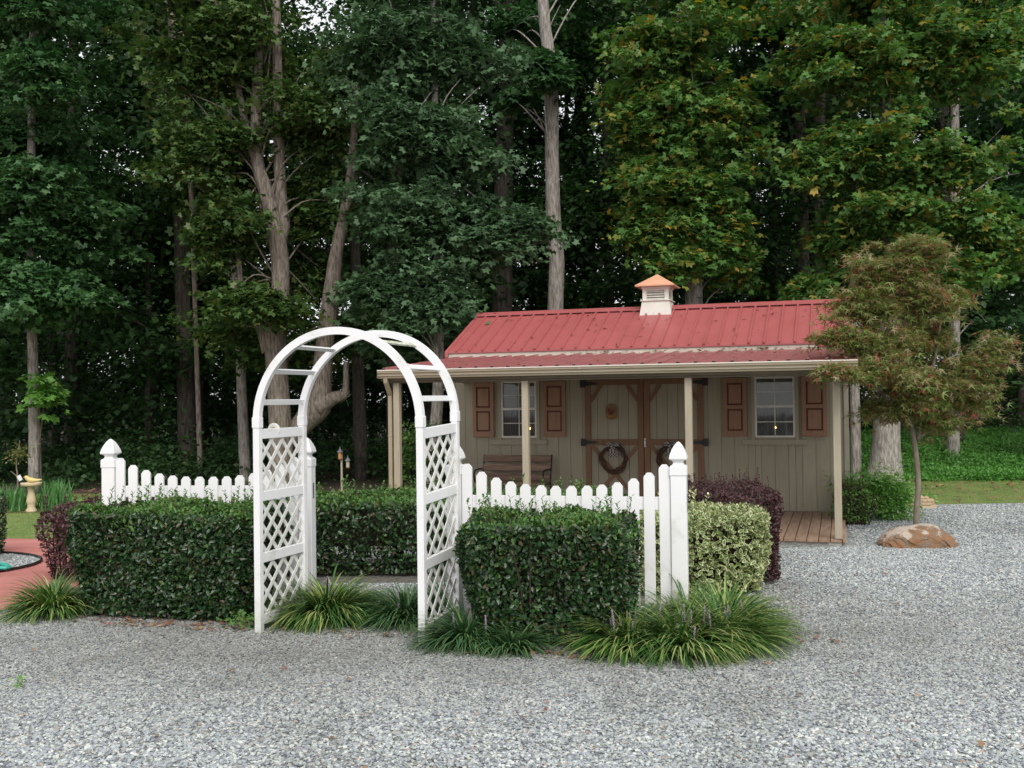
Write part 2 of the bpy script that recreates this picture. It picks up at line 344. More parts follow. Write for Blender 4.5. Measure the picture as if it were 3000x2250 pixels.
M['dirt'] = surf('gritty dirt', (.055, .045, .037), (.20, .185, .165), (16, 16, 16), .95, .8, detail=10)
sheet('planting_bed', [(-4.3, 9.25), (-3.9, 8.98), (-2.15, 8.42), (-2.0, 9.0), (-1.95, 12.2), (-3, 12.3), (-4.9, 12.0), (-4.4, 10.6)], .004, M['dirt'])
sheet('right_planting_bed', [(-.5, 8.8), (-.62, 8.2), (-.5, 7.72), (.0, 7.55), (.9, 7.3), (1.7, 7.45), (2.25, 8.1), (2.75, 10.0), (3.0, 12), (-1.0, 12.2)], .004, M['dirt'])

sheet('gateway_planting_bed', [(-1.95, 9.95), (-.72, 9.95), (-.98, 12.2), (-1.95, 12.2)], .0045, M['dirt'])
# crushed stone: loose stones on the drive (beyond counting)
def stone_col():
    m, nt, b = newmat('loose crushed stone'); oi = nt.nodes.new('ShaderNodeObjectInfo')
    r = ramp(nt, [(0, (.13, .14, .165)), (.14, (.21, .23, .25)), (.30, (.29, .32, .32)), (.48, (.35, .39, .375)), (.62, (.27, .28, .34)), (.74, (.40, .44, .42)), (.86, (.46, .49, .47)), (.95, (.58, .60, .56)), (.98, (.40, .36, .31)), (1, (.34, .23, .18))], oi.outputs['Random'])
    v = coords(nt, (60, 60, 60)); n = N(nt, 'ShaderNodeTexNoise', Scale=1.0, Detail=4); nt.links.new(v, n.inputs['Vector'])
    r2 = ramp(nt, [(.3, (.8, .8, .8)), (.7, (1.12, 1.12, 1.12))], n.outputs['Fac'])
    mx = nt.nodes.new('ShaderNodeMix'); mx.data_type = 'RGBA'; mx.blend_type = 'MULTIPLY'; mx.inputs['Factor'].default_value = 1
    nt.links.new(r.outputs[0], mx.inputs['A']); nt.links.new(r2.outputs[0], mx.inputs['B'])
    # broad dusty / damp patches across the drive
    g = nt.nodes.new('ShaderNodeNewGeometry'); n3 = N(nt, 'ShaderNodeTexNoise', Scale=.6, Detail=6, Roughness=.65); nt.links.new(g.outputs['Position'], n3.inputs['Vector'])
    r3 = ramp(nt, [(.34, (.80, .80, .78)), (.52, (1.12, 1.12, 1.12))], n3.outputs['Fac'])
    mx2 = nt.nodes.new('ShaderNodeMix'); mx2.data_type = 'RGBA'; mx2.blend_type = 'MULTIPLY'; mx2.inputs['Factor'].default_value = 1
    nt.links.new(mx.outputs['Result'], mx2.inputs['A']); nt.links.new(r3.outputs[0], mx2.inputs['B'])
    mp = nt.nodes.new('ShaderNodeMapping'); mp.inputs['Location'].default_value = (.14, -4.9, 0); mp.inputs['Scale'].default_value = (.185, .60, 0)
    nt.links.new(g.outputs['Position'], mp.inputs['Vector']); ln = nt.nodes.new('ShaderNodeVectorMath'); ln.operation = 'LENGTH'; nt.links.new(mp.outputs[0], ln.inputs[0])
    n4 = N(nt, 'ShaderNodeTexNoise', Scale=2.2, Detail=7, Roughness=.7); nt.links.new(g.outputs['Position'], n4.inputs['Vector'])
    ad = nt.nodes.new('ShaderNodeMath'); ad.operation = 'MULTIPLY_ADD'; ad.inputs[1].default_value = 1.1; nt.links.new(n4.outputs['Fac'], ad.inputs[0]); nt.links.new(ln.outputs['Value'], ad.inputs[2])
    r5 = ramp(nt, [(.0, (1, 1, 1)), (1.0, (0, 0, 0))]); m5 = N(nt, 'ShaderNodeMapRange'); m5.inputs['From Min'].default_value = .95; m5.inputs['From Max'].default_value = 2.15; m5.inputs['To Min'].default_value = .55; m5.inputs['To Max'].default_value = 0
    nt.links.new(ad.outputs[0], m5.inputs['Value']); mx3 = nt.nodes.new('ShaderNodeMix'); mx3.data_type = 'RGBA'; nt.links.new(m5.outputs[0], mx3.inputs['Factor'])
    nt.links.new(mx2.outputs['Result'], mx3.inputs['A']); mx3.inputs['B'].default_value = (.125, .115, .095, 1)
    nt.links.new(mx3.outputs['Result'], b.inputs['Base Color']); b.inputs['Roughness'].default_value = .8; return m
M['stone'] = stone_col()
stones = bpy.data.collections.new('stone shapes')
for i in range(7):
    bm = bmesh.new(); bmesh.ops.create_icosphere(bm, subdivisions=1, radius=.5)
    sx, sy, sz = 1, random.uniform(.6, .85), random.uniform(.3, .55)
    for q in bm.verts:
        q.co = Vector((q.co.x * sx, q.co.y * sy, q.co.z * sz)) * random.uniform(.78, 1.22)
    me = bpy.data.meshes.new('pebble_shape'); bm.to_mesh(me); bm.free(); me.materials.append(M['stone'])
    stones.objects.link(bpy.data.objects.new('pebble_shape', me))
def pebble_group(density, smin, smax, seed):
    ng = bpy.data.node_groups.new('pebble scatter', 'GeometryNodeTree')
    ng.interface.new_socket(name='Geometry', in_out='INPUT', socket_type='NodeSocketGeometry')
    ng.interface.new_socket(name='Geometry', in_out='OUTPUT', socket_type='NodeSocketGeometry')
    i, o = ng.nodes.new('NodeGroupInput'), ng.nodes.new('NodeGroupOutput')
    d = ng.nodes.new('GeometryNodeDistributePointsOnFaces'); d.inputs['Density'].default_value = density; d.inputs['Seed'].default_value = seed
    c = ng.nodes.new('GeometryNodeCollectionInfo'); c.inputs['Collection'].default_value = stones; c.inputs['Separate Children'].default_value = True; c.inputs['Reset Children'].default_value = True
    s = ng.nodes.new('GeometryNodeInstanceOnPoints'); s.inputs['Pick Instance'].default_value = True
    rr = ng.nodes.new('FunctionNodeRandomValue'); rr.data_type = 'FLOAT_VECTOR'; rr.inputs[0].default_value = (-.45, -.45, 0); rr.inputs[1].default_value = (.45, .45, 6.28)
    rs = ng.nodes.new('FunctionNodeRandomValue'); rs.data_type = 'FLOAT'; rs.inputs[2].default_value = smin; rs.inputs[3].default_value = smax
    L = ng.links.new
    L(i.outputs[0], d.inputs['Mesh']); L(d.outputs['Points'], s.inputs['Points']); L(c.outputs[0], s.inputs['Instance'])
    L(rr.outputs[0], s.inputs['Rotation']); L(rs.outputs[1], s.inputs['Scale']); L(s.outputs[0], o.inputs[0]); return ng
def pebbles(name, poly, z, density, smin, smax, seed):
    me = pymesh(name, [(x, y, z) for x, y in poly], [tuple(range(len(poly)))])
    o = mobj(name, me, M['stone'], kind='stuff', label='loose crushed grey stone covering the drive', cat='gravel')
    md = o.modifiers.new('scatter', 'NODES'); md.node_group = pebble_group(density, smin, smax, seed); return o
pebbles('near_gravel', [(-3.2, 3.9), (3.2, 3.9), (5.3, 8.6), (2.5, 8.7), (1.0, 7.9), (-.4, 8.0), (-.55, 10.6), (-1.9, 10.6), (-2.05, 8.75), (-3.9, 9.3), (-4.5, 9.5), (-5.2, 8.0)], .004, 3300, .015, .037, 1)
pebbles('middle_gravel', [(1.9, 8.6), (5.3, 8.6), (8.8, 13.6), (4.15, 12.75), (2.9, 12.6)], .004, 1900, .018, .038, 2)
pebbles('far_gravel', [(4.2, 12.78), (8.8, 13.6), (10.8, 17.2), (8.6, 17.4), (6.9, 17.3), (5.3, 16.9)], .004, 1000, .022, .046, 3)

# ---------------------------------------------------------------- shed with porch
UX, UY = math.cos(R(17.5)), math.sin(R(17.5))
house = empty('garden_shed', (4.08, 12.813, 0), R(-17.5), label='taupe plank garden shed with red metal roof, front porch and copper-topped cupola', cat='shed')
HX0, HX1, NW, ND = -6.34, .08, 3.10, 3.05      # wall extents along the front, wall plane, depth behind it
WZ0, WZ1 = .08, 2.52
# deck
x = HX0 + .14; bw = .14
for i in range(46):
    x1 = min(x + bw - .009, .0)
    if x1 - x < .03: break
    d = random.uniform(-.012, .012)
    box('deck_board', M['deck'], house, x, x1, d, NW - .03, .035, .078 + random.uniform(-.002, .002), .003); x += bw
box('deck_skirt', M['deckskirt'], house, HX0 + .16, -.05, .03, .065, -.02, .033)
box('deck_side_joist', M['deckskirt'], house, -.045, -.008, .07, NW - .05, -.02, .033)
box('deck_side_joist', M['deckskirt'], house, HX0 + .16, HX0 + .2, .07, NW - .05, -.02, .033)
# inner body and side walls
box('wall', M['siding'], house, HX0 + .03, HX1 - .03, NW + .03, NW + ND, 0, WZ1)
gp = [(NW + .03, WZ1 - .1), (NW + ND, WZ1 - .1), (NW + ND, WZ1 + .05), (NW + 1.53, 3.30), (NW + .03, WZ1 + .05)]
for xx in (HX0 + .03, HX1 - .06):
    v = [(xx, a, b) for a, b in gp] + [(xx + .03, a, b) for a, b in gp]; n = 5
    MB().add(v, [tuple(range(n)), tuple(range(2 * n - 1, n - 1, -1))] + [(i, (i + 1) % n, (i + 1) % n + n, i + n) for i in range(n)]).obj('gable', M['siding'], house)
# front planks, each a board with open grooves; boards run behind door/windows
win = [(-5.44, -4.83), (-1.305, -.705)]
px = HX0 + .05; k = 0
while px < HX1 - .06:
    x1 = min(px + .203, HX1 - .03)
    zt, zb = WZ1, WZ0
    xm = (px + x1) / 2
    pieces = [(px, x1, zb, zt)]
    for wa, wb in win:
        new = []
        for (a, b, c, d) in pieces:
            if b <= wa or a >= wb: new.append((a, b, c, d)); continue
            if a < wa: new.append((a, wa, c, d))
            if b > wb: new.append((wb, b, c, d))
            new.append((max(a, wa), min(b, wb), c, 1.21)); new.append((max(a, wa), min(b, wb), 2.15, d))
        pieces = new
    for (a, b, c, d) in pieces:
        if b - a > .01 and not (-3.85 < xm < -2.25): box('siding_plank', M['siding'], house, a + .0025, b - .0025, NW, NW + .022, c, d)
    px += .203; k += 1
for xx in (HX0, HX1 - .075):
    box('corner_trim', M['trim'], house, xx, xx + .075, NW - .02, NW + .10, WZ0, WZ1, .003)
box('side_wall_trim', M['trim'], house, HX1 - .028, HX1 - .004, NW + .102, NW + ND, 0, .15)
# interior dark room behind windows
for wa, wb in win:
    bw_ = (wa + wb) / 2
    box('window_casing', M['siding'], house, wa - .055, wa, NW - .03, NW + .05, 1.16, 2.20, .002)
    box('window_casing', M['siding'], house, wb, wb + .055, NW - .03, NW + .05, 1.16, 2.20, .002)
    f = MB(); T = .028
    f.box(wa, wa + T, NW - .022, NW + .026, 1.21, 2.148).box(wb - T, wb, NW - .022, NW + .026, 1.21, 2.148)
    f.box(wa + T, wb - T, NW - .022, NW + .026, 1.21, 1.238).box(wa + T, wb - T, NW - .022, NW + .026, 2.12, 2.148)
    f.box(wa + T, wb - T, NW - .026, NW + .022, 1.672, 1.708)
    win_o = f.obj('window', M['winframe'], house)
    for zc in (1.45, 1.915): box('muntin', M['winframe'], win_o, wa + T, wb - T, NW - .005, NW + .008, zc - .007, zc + .007)
    for z0, z1 in ((1.238, 1.672), (1.708, 2.12)):
        box('muntin', M['winframe'], win_o, bw_ - .007, bw_ + .007, NW - .007, NW + .006, z0, z1)
        gm = M.get('glass')
        if gm is None:
            gm, gnt, gb = newmat('window glass'); gb.inputs['Base Color'].default_value = (.9, .95, .95, 1); gb.inputs['Roughness'].default_value = .03
            gb.inputs['Transmission Weight'].default_value = 1; gb.inputs['IOR'].default_value = 1.45; M['glass'] = gm
        box('pane', gm, win_o, wa + T, wb - T, NW + .010, NW + .014, z0, z1)
    cu = MB(); n = 40; zt, zb_ = 1.668, 1.24
    vv = []
    for i in range(n + 1):
        xx = wa + .03 + (wb - wa - .06) * i / n; yy = NW + .024 + .004 * math.sin(i * 1.9) + .002 * math.sin(i * .7)
        vv += [(xx, yy, zb_), (xx, yy, zt)]
    cu.add(vv, [(2 * i, 2 * i + 2, 2 * i + 3, 2 * i + 1) for i in range(n)]); cu.obj('curtain', M['curtain'], win_o)
    bl = MB()
    for i in range(16):
        z = 1.72 + i * .025; bl.box(wa + .03, wb - .03, NW + .018, NW + .028, z, z + .0035)
    M.setdefault('blind', flat('window blind', (.07, .07, .078), .7)); bl.obj('blind', M['blind'], win_o)
    box('window_sill', M['siding'], house, wa - .20, wb + .18, NW - .035, NW - .002, 1.095, 1.175, .003)
# shutters
for (a, b) in ((-5.94, -5.567), (-4.71, -4.328), (-1.79, -1.424), (-.605, -.23)):
    z0, z1 = 1.225, 2.14; s = MB(); y0, y1 = NW - .045, NW - .012
    s.box(a, a + .065, y0, y1, z0, z1, .003).box(b - .065, b, y0, y1, z0, z1, .003)
    for (c, d) in ((z0, z0 + .09), (1.655, 1.715), (z1 - .08, z1)): s.box(a + .065, b - .065, y0, y1, c, d, .002)
    so = s.obj('shutter', M['shutter'], house)
    for (c, d) in ((z0 + .09, 1.655), (1.715, z1 - .08)):
        box('groove', M['shutdark'], so, a + .065, b - .065, NW - .022, NW - .013, c, d)
        box('raised_panel', M['shutter'], so, a + .088, b - .088, NW - .038, NW - .0225, c + .023, d - .023, .006)
    box('shutter_backing', M['siding'], so, a + .01, b - .01, NW - .0115, NW - .0015, z0 + .01, z1 - .01)
# double doors
DZ0, DZ1 = .09, 2.145
for side, (a, b) in enumerate(((-4.0, -3.045), (-3.035, -2.095))):
    st = .092; y0, y1 = NW - .045, NW - .012
    fr = MB().box(a, a + st, y0, y1, DZ0, DZ1, .003).box(b - st, b, y0, y1, DZ0, DZ1, .003)
    fr.box(a + st, b - st, y0, y1, DZ1 - .085, DZ1, .002).box(a + st, b - st, y0, y1, 1.09, 1.185, .002).box(a + st, b - st, y0, y1, DZ0, DZ0 + .09, .002)
    dr = fr.obj('door', M['cedar'], house)
    xx = a + .03
    while xx < b - .03:
        xe = min(xx + .17, b - .02)
        box('door_plank', M['siding'], dr, xx + .003, xe - .003, NW - .0115, NW + .02, DZ0, DZ1 - .01); xx += .17
    L, Rr = a + st, b - st
    br = [((L, 1.80), (L + .17, 2.06)), ((Rr, 1.80), (Rr - .17, 2.06)), ((L, 1.09), (Rr, .18)), ((L, .18), (Rr, 1.09))]
    for j, ((xa, za), (xb, zb)) in enumerate(br):
        yy = NW - .0265 - (.004 if j == 3 else 0); th = .022
        MB().bar((xa, yy, za), (xb, yy, zb), .022, .05, up=(0, 1, 0)).obj('brace', M['cedar'], dr) if False else \
            MB().bar((xa, yy, za), (xb, yy, zb), .055, th, up=(0, 1, 0)).obj('brace', M['cedar'], dr)
    hxs = a if side == 0 else b; sg = 1 if side == 0 else -1
    for hz in (2.085, 1.135):
        h = MB().box(hxs - .075 * (1 if side == 0 else -.0) if side == 0 else hxs, hxs if side == 0 else hxs + .075, NW - .055, NW - .04, hz - .06, hz + .06, .003)
        tri = [(hxs, hz - .04), (hxs + sg * .2, hz - .012), (hxs + sg * .2, hz + .012), (hxs, hz + .04)]
        h.prism(tri, NW - .053, NW - .0455); h.tube([(hxs, NW - .058, hz - .062), (hxs, NW - .058, hz + .062)], .008, 8)
        h.obj('strap_hinge', M['iron'], dr)
hd = MB().box(-3.036, -3.012, NW - .052, NW - .0455, 1.06, 1.20, .002).tube([(-3.024, NW - .058, 1.08), (-3.024, NW - .085, 1.10), (-3.024, NW - .085, 1.16), (-3.024, NW - .058, 1.18)], .006, 6)
M['steel'] = flat('bright steel', (.75, .75, .76), .3, 1)
hd.obj('door_handle', M['steel'], house)
# upper roof
EN, EZ, RN, RZ = NW - .16, 2.655, NW + 1.50, 3.395
RX0, RX1 = HX0 - .03, HX1 + .10
sl = (RZ - EZ) / (RN - EN)
def slab(name, mat, x0, x1, n0, z0, n1, z1, t, parent):
    return MB().add([(x0, n0, z0), (x1, n0, z0), (x1, n1, z1), (x0, n1, z1), (x0, n0, z0 - t), (x1, n0, z0 - t), (x1, n1, z1 - t), (x0, n1, z1 - t)],
                    [(0, 1, 2, 3), (7, 6, 5, 4), (0, 4, 5, 1), (1, 5, 6, 2), (2, 6, 7, 3), (3, 7, 4, 0)]).obj(name, mat, parent)
def ribprism(a, b, w0, w1, h):
    """rib of trapezoid section running from a to b (same x)"""
    a, b = Vector(a), Vector(b); d = (b - a).normalized(); up = Vector((1, 0, 0)).cross(d); up = up if up.z > 0 else -up
    v = []
    for p in (a, b): v += [p + Vector((-w0 / 2, 0, 0)), p + Vector((w0 / 2, 0, 0)), p + Vector((w1 / 2, 0, 0)) + up * h, p + Vector((-w1 / 2, 0, 0)) + up * h]
    return MB().add(v, [(0, 3, 2, 1), (4, 5, 6, 7), (0, 1, 5, 4), (1, 2, 6, 5), (2, 3, 7, 6), (3, 0, 4, 7)])
roof = slab('roof', M['roof'], RX0, RX1, EN, EZ, RN, RZ, .025, house)
slab('rear_roof', M['roof'], RX0, RX1, RN + (RN - EN), EZ, RN + .002, RZ - .001, .025, house)
i = 0; x = RX0 + .20
while x < RX1 - .03:
    ribprism((x, EN - .004, EZ - .002), (x, RN - .06, RZ - .06 * sl), .044, .024, .032).obj('roof_rib', M['roof'], roof); x += .2285
MB().add([(RX0, RN - .13, RZ - .13 * sl + .046), (RX1, RN - .13, RZ - .13 * sl + .046), (RX1, RN, RZ + .050), (RX0, RN, RZ + .050), (RX0, RN + .13, RZ - .13 * sl + .046), (RX1, RN + .13, RZ - .13 * sl + .046),
          (RX0, RN - .13, RZ - .13 * sl + .030), (RX1, RN - .13, RZ - .13 * sl + .030)], [(0, 1, 2, 3), (3, 2, 5, 4), (6, 7, 1, 0)]).obj('ridge_cap', M['roof'], roof)
for xx in (RX0 - .012, RX1 - .05):
    MB().add([(xx, EN - .006, EZ + .012), (xx + .062, EN - .006, EZ + .012), (xx + .062, RN, RZ + .014), (xx, RN, RZ + .014), (xx, EN - .006, EZ - .09), (xx + .062, EN - .006, EZ - .09), (xx + .062, RN, RZ - .09), (xx, RN, RZ - .09)],
             [(0, 1, 2, 3), (0, 4, 5, 1), (3, 7, 4, 0), (1, 5, 6, 2)]).obj('rake_trim', M['roof'], roof)
box('eave_fascia', M['fascia'], house, RX0 + .03, RX1 - .04, EN + .02, EN + .045, EZ - .155, EZ - .028)
# porch roof
PX0, PX1 = -6.19, .17
PZ0, PZ1 = 2.285, 2.555
porch = slab('porch_roof', M['roof2'], PX0, PX1, -.085, PZ0, EN + .018, PZ1, .012, house)
x = PX0 + .06
while x < PX1 - .02:
    ribprism((x, -.092, PZ0 + .0), (x, EN + .0, PZ1 - .002), .05, .026, .028).obj('porch_roof_rib', M['roof2'], porch)
    x += .2285
x = PX0 + .06
cl = MB()
while x < PX1 - .02:
    cl.box(x - .024, x + .024, -.0945, -.0925, PZ0 - .002, PZ0 + .019); x += .2285
M['ribdark'] = flat('foam rib closure', (.012, .012, .014), .9)
cl.obj('rib_closures', M['ribdark'], porch)
box('drip_edge', M['drip'], house, PX0 + .01, PX1 - .01, -.152, -.086, PZ0 - .014, PZ0 - .003)
# gutter: K profile extruded along x
gp = [(-.168, 2.268), (-.168, 2.240), (-.152, 2.228), (-.150, 2.205), (-.138, 2.196), (-.132, 2.165), (-.072, 2.165), (-.072, 2.268), (-.078, 2.268), (-.078, 2.172), (-.130, 2.172), (-.146, 2.205), (-.160, 2.240), (-.160, 2.268)]
def xprism(poly, x0, x1):
    n = len(poly); return MB().add([(x0, a, b) for a, b in poly] + [(x1, a, b) for a, b in poly], [tuple(range(n)), tuple(range(2 * n - 1, n - 1, -1))] + [(i, i + n, (i + 1) % n + n, (i + 1) % n) for i in range(n)])
gut = xprism(gp, PX0, PX1).obj('gutter', M['gutter'], house)
box('gutter_lip', M['gutterlip'], gut, PX0, PX1, -.178, -.156, 2.2685, 2.283)
box('gutter_bead', M['trim'], gut, PX0, PX1, -.1545, -.1525, 2.1985, 2.206)
box('gutter_end', M['gutter'], gut, PX0 - .004, PX0 - .001, -.168, -.072, 2.165, 2.268)
box('gutter_seam', M['trim'], gut, -3.30, -3.285, -.1695, -.1685, 2.235, 2.266)
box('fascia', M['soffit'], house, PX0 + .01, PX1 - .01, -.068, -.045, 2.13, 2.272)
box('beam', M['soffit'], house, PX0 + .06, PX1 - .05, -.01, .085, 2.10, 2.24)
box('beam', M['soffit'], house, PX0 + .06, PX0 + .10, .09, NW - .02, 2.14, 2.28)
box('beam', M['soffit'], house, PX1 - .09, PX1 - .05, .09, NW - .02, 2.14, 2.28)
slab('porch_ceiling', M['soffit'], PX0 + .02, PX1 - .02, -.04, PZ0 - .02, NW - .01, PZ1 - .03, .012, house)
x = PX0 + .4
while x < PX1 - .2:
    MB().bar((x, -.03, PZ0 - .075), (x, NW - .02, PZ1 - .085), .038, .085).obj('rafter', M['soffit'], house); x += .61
for xx in (-5.985, -4.10, -1.905, -.085):
    box('porch_post', M['post'], house, xx - .045, xx + .045, .0, .09, .079, 2.10, .005)
# downspout beside the left post
ds = MB(); dxs = -6.085
for (a, b) in (((dxs, -.115, 2.165), (dxs, -.11, 2.10)), ((dxs, -.11, 2.11), (dxs + .0, .03, 1.93)), ((dxs, .03, 1.95), (dxs, .03, .12))):
    ds.bar(a, b, .055, .045, up=(0, 1, .01))
dso = ds.obj('downspout', M['gutter'], house)
box('pipe_joint', M['gutter'], dso, dxs - .031, dxs + .031, .003, .058, 1.35, 1.365)
# cupola on the ridge
cx, cn = -3.04, RN - .02
cup = MB(); a0, a1 = .285, .235
z0c, z1c = RZ - .20, RZ + .115
cup.add([(cx + sx * a0, cn + sy * a0, z0c) for sx, sy in ((-1, -1), (1, -1), (1, 1), (-1, 1))] + [(cx + sx * a1, cn + sy * a1, z1c) for sx, sy in ((-1, -1), (1, -1), (1, 1), (-1, 1))],
        [(0, 1, 5, 4), (1, 2, 6, 5), (2, 3, 7, 6), (3, 0, 4, 7), (4, 5, 6, 7)])
cup.box(cx - .262, cx + .262, cn - .262, cn + .262, z1c, z1c + .018, .004)
b0, b1 = .225, z1c + .018
for sx in (-1, 1):
    for sy in (-1, 1):
        cup.box(cx + sx * (b0 - .035) - .035, cx + sx * (b0 - .035) + .035, cn + sy * (b0 - .035) - .035, cn + sy * (b0 - .035) + .035, b1, b1 + .20)
cup.box(cx - .245, cx + .245, cn - .245, cn + .245, b1 + .20, b1 + .232, .004).box(cx - b0 + .01, cx + b0 - .01, cn - b0 + .01, cn + b0 - .01, b1 + .165, b1 + .199)
co = cup.obj('cupola', M['cupola'], house)
box('louvre_dark_block', M['dark'], co, cx - .15, cx + .15, cn - .15, cn + .15, b1, b1 + .164)  # near-black block, the cupola's inner shade put in as colour
for i in range(4):
    zz = b1 + .008 + i * .042
    for (ax) in (0, 1):
        for sg in (-1, 1):
            t = MB().add([(-.155, -.012, 0), (.155, -.012, 0), (.155, .028, .034), (-.155, .028, .034), (-.155, -.012, .008), (.155, -.012, .008), (.155, .028, .042), (-.155, .028, .042)],
                         [(0, 1, 2, 3), (4, 7, 6, 5), (0, 4, 5, 1), (1, 5, 6, 2), (2, 6, 7, 3), (3, 7, 4, 0)])
            rz = {(0, -1): 0, (0, 1): math.pi, (1, 1): math.pi / 2, (1, -1): -math.pi / 2}[(ax, sg)]
            off = Vector((0, -.20, 0)); off.rotate(Euler((0, 0, rz)))
            t.obj('louvre_slat', M['cupola'], co, loc=(cx + off.x, cn + off.y, zz), rot=(0, 0, rz))
zr = b1 + .232; ra = .335
cr = MB().add([(cx + sx * ra, cn + sy * ra, zr + dz) for dz in (0, .022) for sx, sy in ((-1, -1), (1, -1), (1, 1), (-1, 1))] + [(cx, cn, zr + .235)],
              [(3, 2, 1, 0), (0, 1, 5, 4), (1, 2, 6, 5), (2, 3, 7, 6), (3, 0, 4, 7), (4, 5, 8), (5, 6, 8), (6, 7, 8), (7, 4, 8)])
cr.obj('copper_roof', M['copper'], co)

# things on the porch, placed in the shed's frame
def hpos(u, n, z=0):
    return Vector((4.08 + u * UX + n * UY, 12.813 - u * UY + n * UX, z))
HR = R(-17.5)
bench = empty('porch_bench', hpos(-5.12, NW - .42, .078), HR, label='weathered wooden slatted bench with black iron ends under the left window', cat='bench')
for sx in (-.58, .58):
    e = MB().tube([(sx, -.23, 0), (sx, -.22, .2), (sx, -.20, .40), (sx, .05, .40), (sx, .16, .40)], .014, 6).tube([(sx, .30, 0), (sx, .20, .2), (sx, .16, .42), (sx, .27, .86)], .014, 6)
    e.tube([(sx, .22, .62), (sx, 0, .64), (sx, -.22, .63), (sx, -.27, .56), (sx, -.22, .44)], .014, 6); e.obj('iron_end', M['iron'], bench)
for y in (-.19, -.09, .01, .11): box('seat_slat', M['benchwood'], bench, -.57, .57, y - .04, y + .04, .405, .43, .003)
for zc, yy in ((.50, .165), (.655, .20), (.80, .24)):
    MB().box(-.575, .575, -.012, .012, -.055, .055, .003).obj('back_slat', M['benchwood'], bench, loc=(0, yy, zc), rot=(R(-14), 0, 0))
# wreaths on the doors
M['vine'] = surf('dry grapevine', (.035, .018, .012), (.12, .065, .045), (60, 60, 60), .9, .5)
def gingham():
    m, nt, b = newmat('black and white gingham'); v = coords(nt, (1, 1, 1)); c = N(nt, 'ShaderNodeTexChecker', Scale=42.0)
    c.inputs['Color1'].default_value = (.40, .38, .36, 1); c.inputs['Color2'].default_value = (.015, .015, .015, 1)
    nt.links.new(v, c.inputs['Vector']); nt.links.new(c.outputs['Color'], b.inputs['Base Color']); b.inputs['Roughness'].default_value = .9; return m
M['gingham'] = gingham()
def wreath(u, z, lab, seed):
    rs = random.Random(seed)
    t = empty('vine_wreath', hpos(u, NW - .095, z), HR, label=lab, cat='wreath', group='grapevine wreaths on the shed doors')
    for k in range(14):
        ph = rs.uniform(0, 6.28); r0 = rs.uniform(.165, .215); a1 = rs.uniform(.012, .03); f = rs.choice((3, 4, 5)); pts = []
        for i in range(41):
            a = 2 * math.pi * i / 40
            rr = r0 + a1 * math.cos(f * a + ph); pts.append((rr * math.cos(a), a1 * math.sin(f * a + ph), rr * math.sin(a) * 1.05))
        MB().tube(pts, .0065, 5, False).obj('vine', M['vine'], t)
    bow = MB()
    for sx in (-1, 1):
        for (dx, dz, w_) in ((.10, .03, .035), (.045, -.17, .032)):
            pts = [(0, -.05, .20), (sx * dx * .5, -.075, .20 + dz * .4 + (.03 if dz > 0 else 0)), (sx * dx, -.06, .20 + dz)]
            v = []
            for p in pts: v += [(p[0] - w_ * (0 if dz > 0 else 1), p[1], p[2] - w_ * (1 if dz > 0 else 0)), (p[0] + w_ * (0 if dz > 0 else 1), p[1] + .003, p[2] + w_ * (1 if dz > 0 else 0))]
            bow.add(v, [(0, 2, 3, 1), (2, 4, 5, 3)])
    bow.box(-.02, .02, -.082, -.055, .18, .225, .006); bow.obj('bow', M['gingham'], t)
wreath(-3.53, .87, 'round grapevine wreath with checked bow on the left door, fully in view', 3)
wreath(-2.60, .88, 'round grapevine wreath with checked bow on the right door, half behind the fence post', 4)
pl = empty('door_plaque', hpos(-3.565, NW - .055, 1.63), HR, label='small wooden door plaque with a rust-red rooster shape', cat='plaque')
M['plaq'] = surf('plaque wood', (.16, .09, .03), (.26, .16, .05), (12, 12, 12), .7, .2); M['rust'] = flat('rust red paint', (.14, .03, .015), .7); M['ochre'] = flat('ochre paint', (.30, .15, .02), .7)
MB().prism([(-.085, -.10), (-.03, -.13), (.03, -.13), (.085, -.10), (.085, .10), (.04, .10), (.02, .125), (-.02, .125), (-.04, .10), (-.085, .10)], -.012, .004).obj('board', M['plaq'], pl)
MB().prism([(-.045, -.01), (-.03, -.045), (.02, -.05), (.05, -.01), (.06, .05), (.03, .03), (.0, .015), (-.02, .05), (-.045, .06), (-.06, .035), (-.05, .01)], -.020, -.0125).obj('rooster_figure', M['rust'], pl)
MB().prism([(-.06, -.095), (.06, -.095), (.05, -.065), (-.05, -.065)], -.018, -.0125).obj('scroll', M['ochre'], pl)
# hanging feeder in front of the left window
fd = empty('hanging_feeder', hpos(-4.60, NW - 1.45, 2.0), HR, label='amber topped glass lantern hanging under the porch roof at the left window', cat='hanging lantern')
M['amber'] = flat('amber enamel', (.42, .17, .03), .45); M['clear'] = M['glass']
MB().lathe([(.005, .14), (.03, .13), (.055, .10), (.060, .0), (.058, -.005)], 14).obj('cap', M['amber'], fd, smooth=True)
MB().lathe([(.035, -.006), (.04, -.05), (.028, -.12), (.035, -.16), (.01, -.17)], 14).obj('jar', M['clear'], fd, smooth=True)
MB().tube([(0, 0, .14), (0, 0, .22)], .003, 5).obj('chain', M['iron'], fd)
MB().tube([(0, 0, -.17), (.0, 0, -.40)], .006, 6).obj('wind_tube', M['steel'], fd)
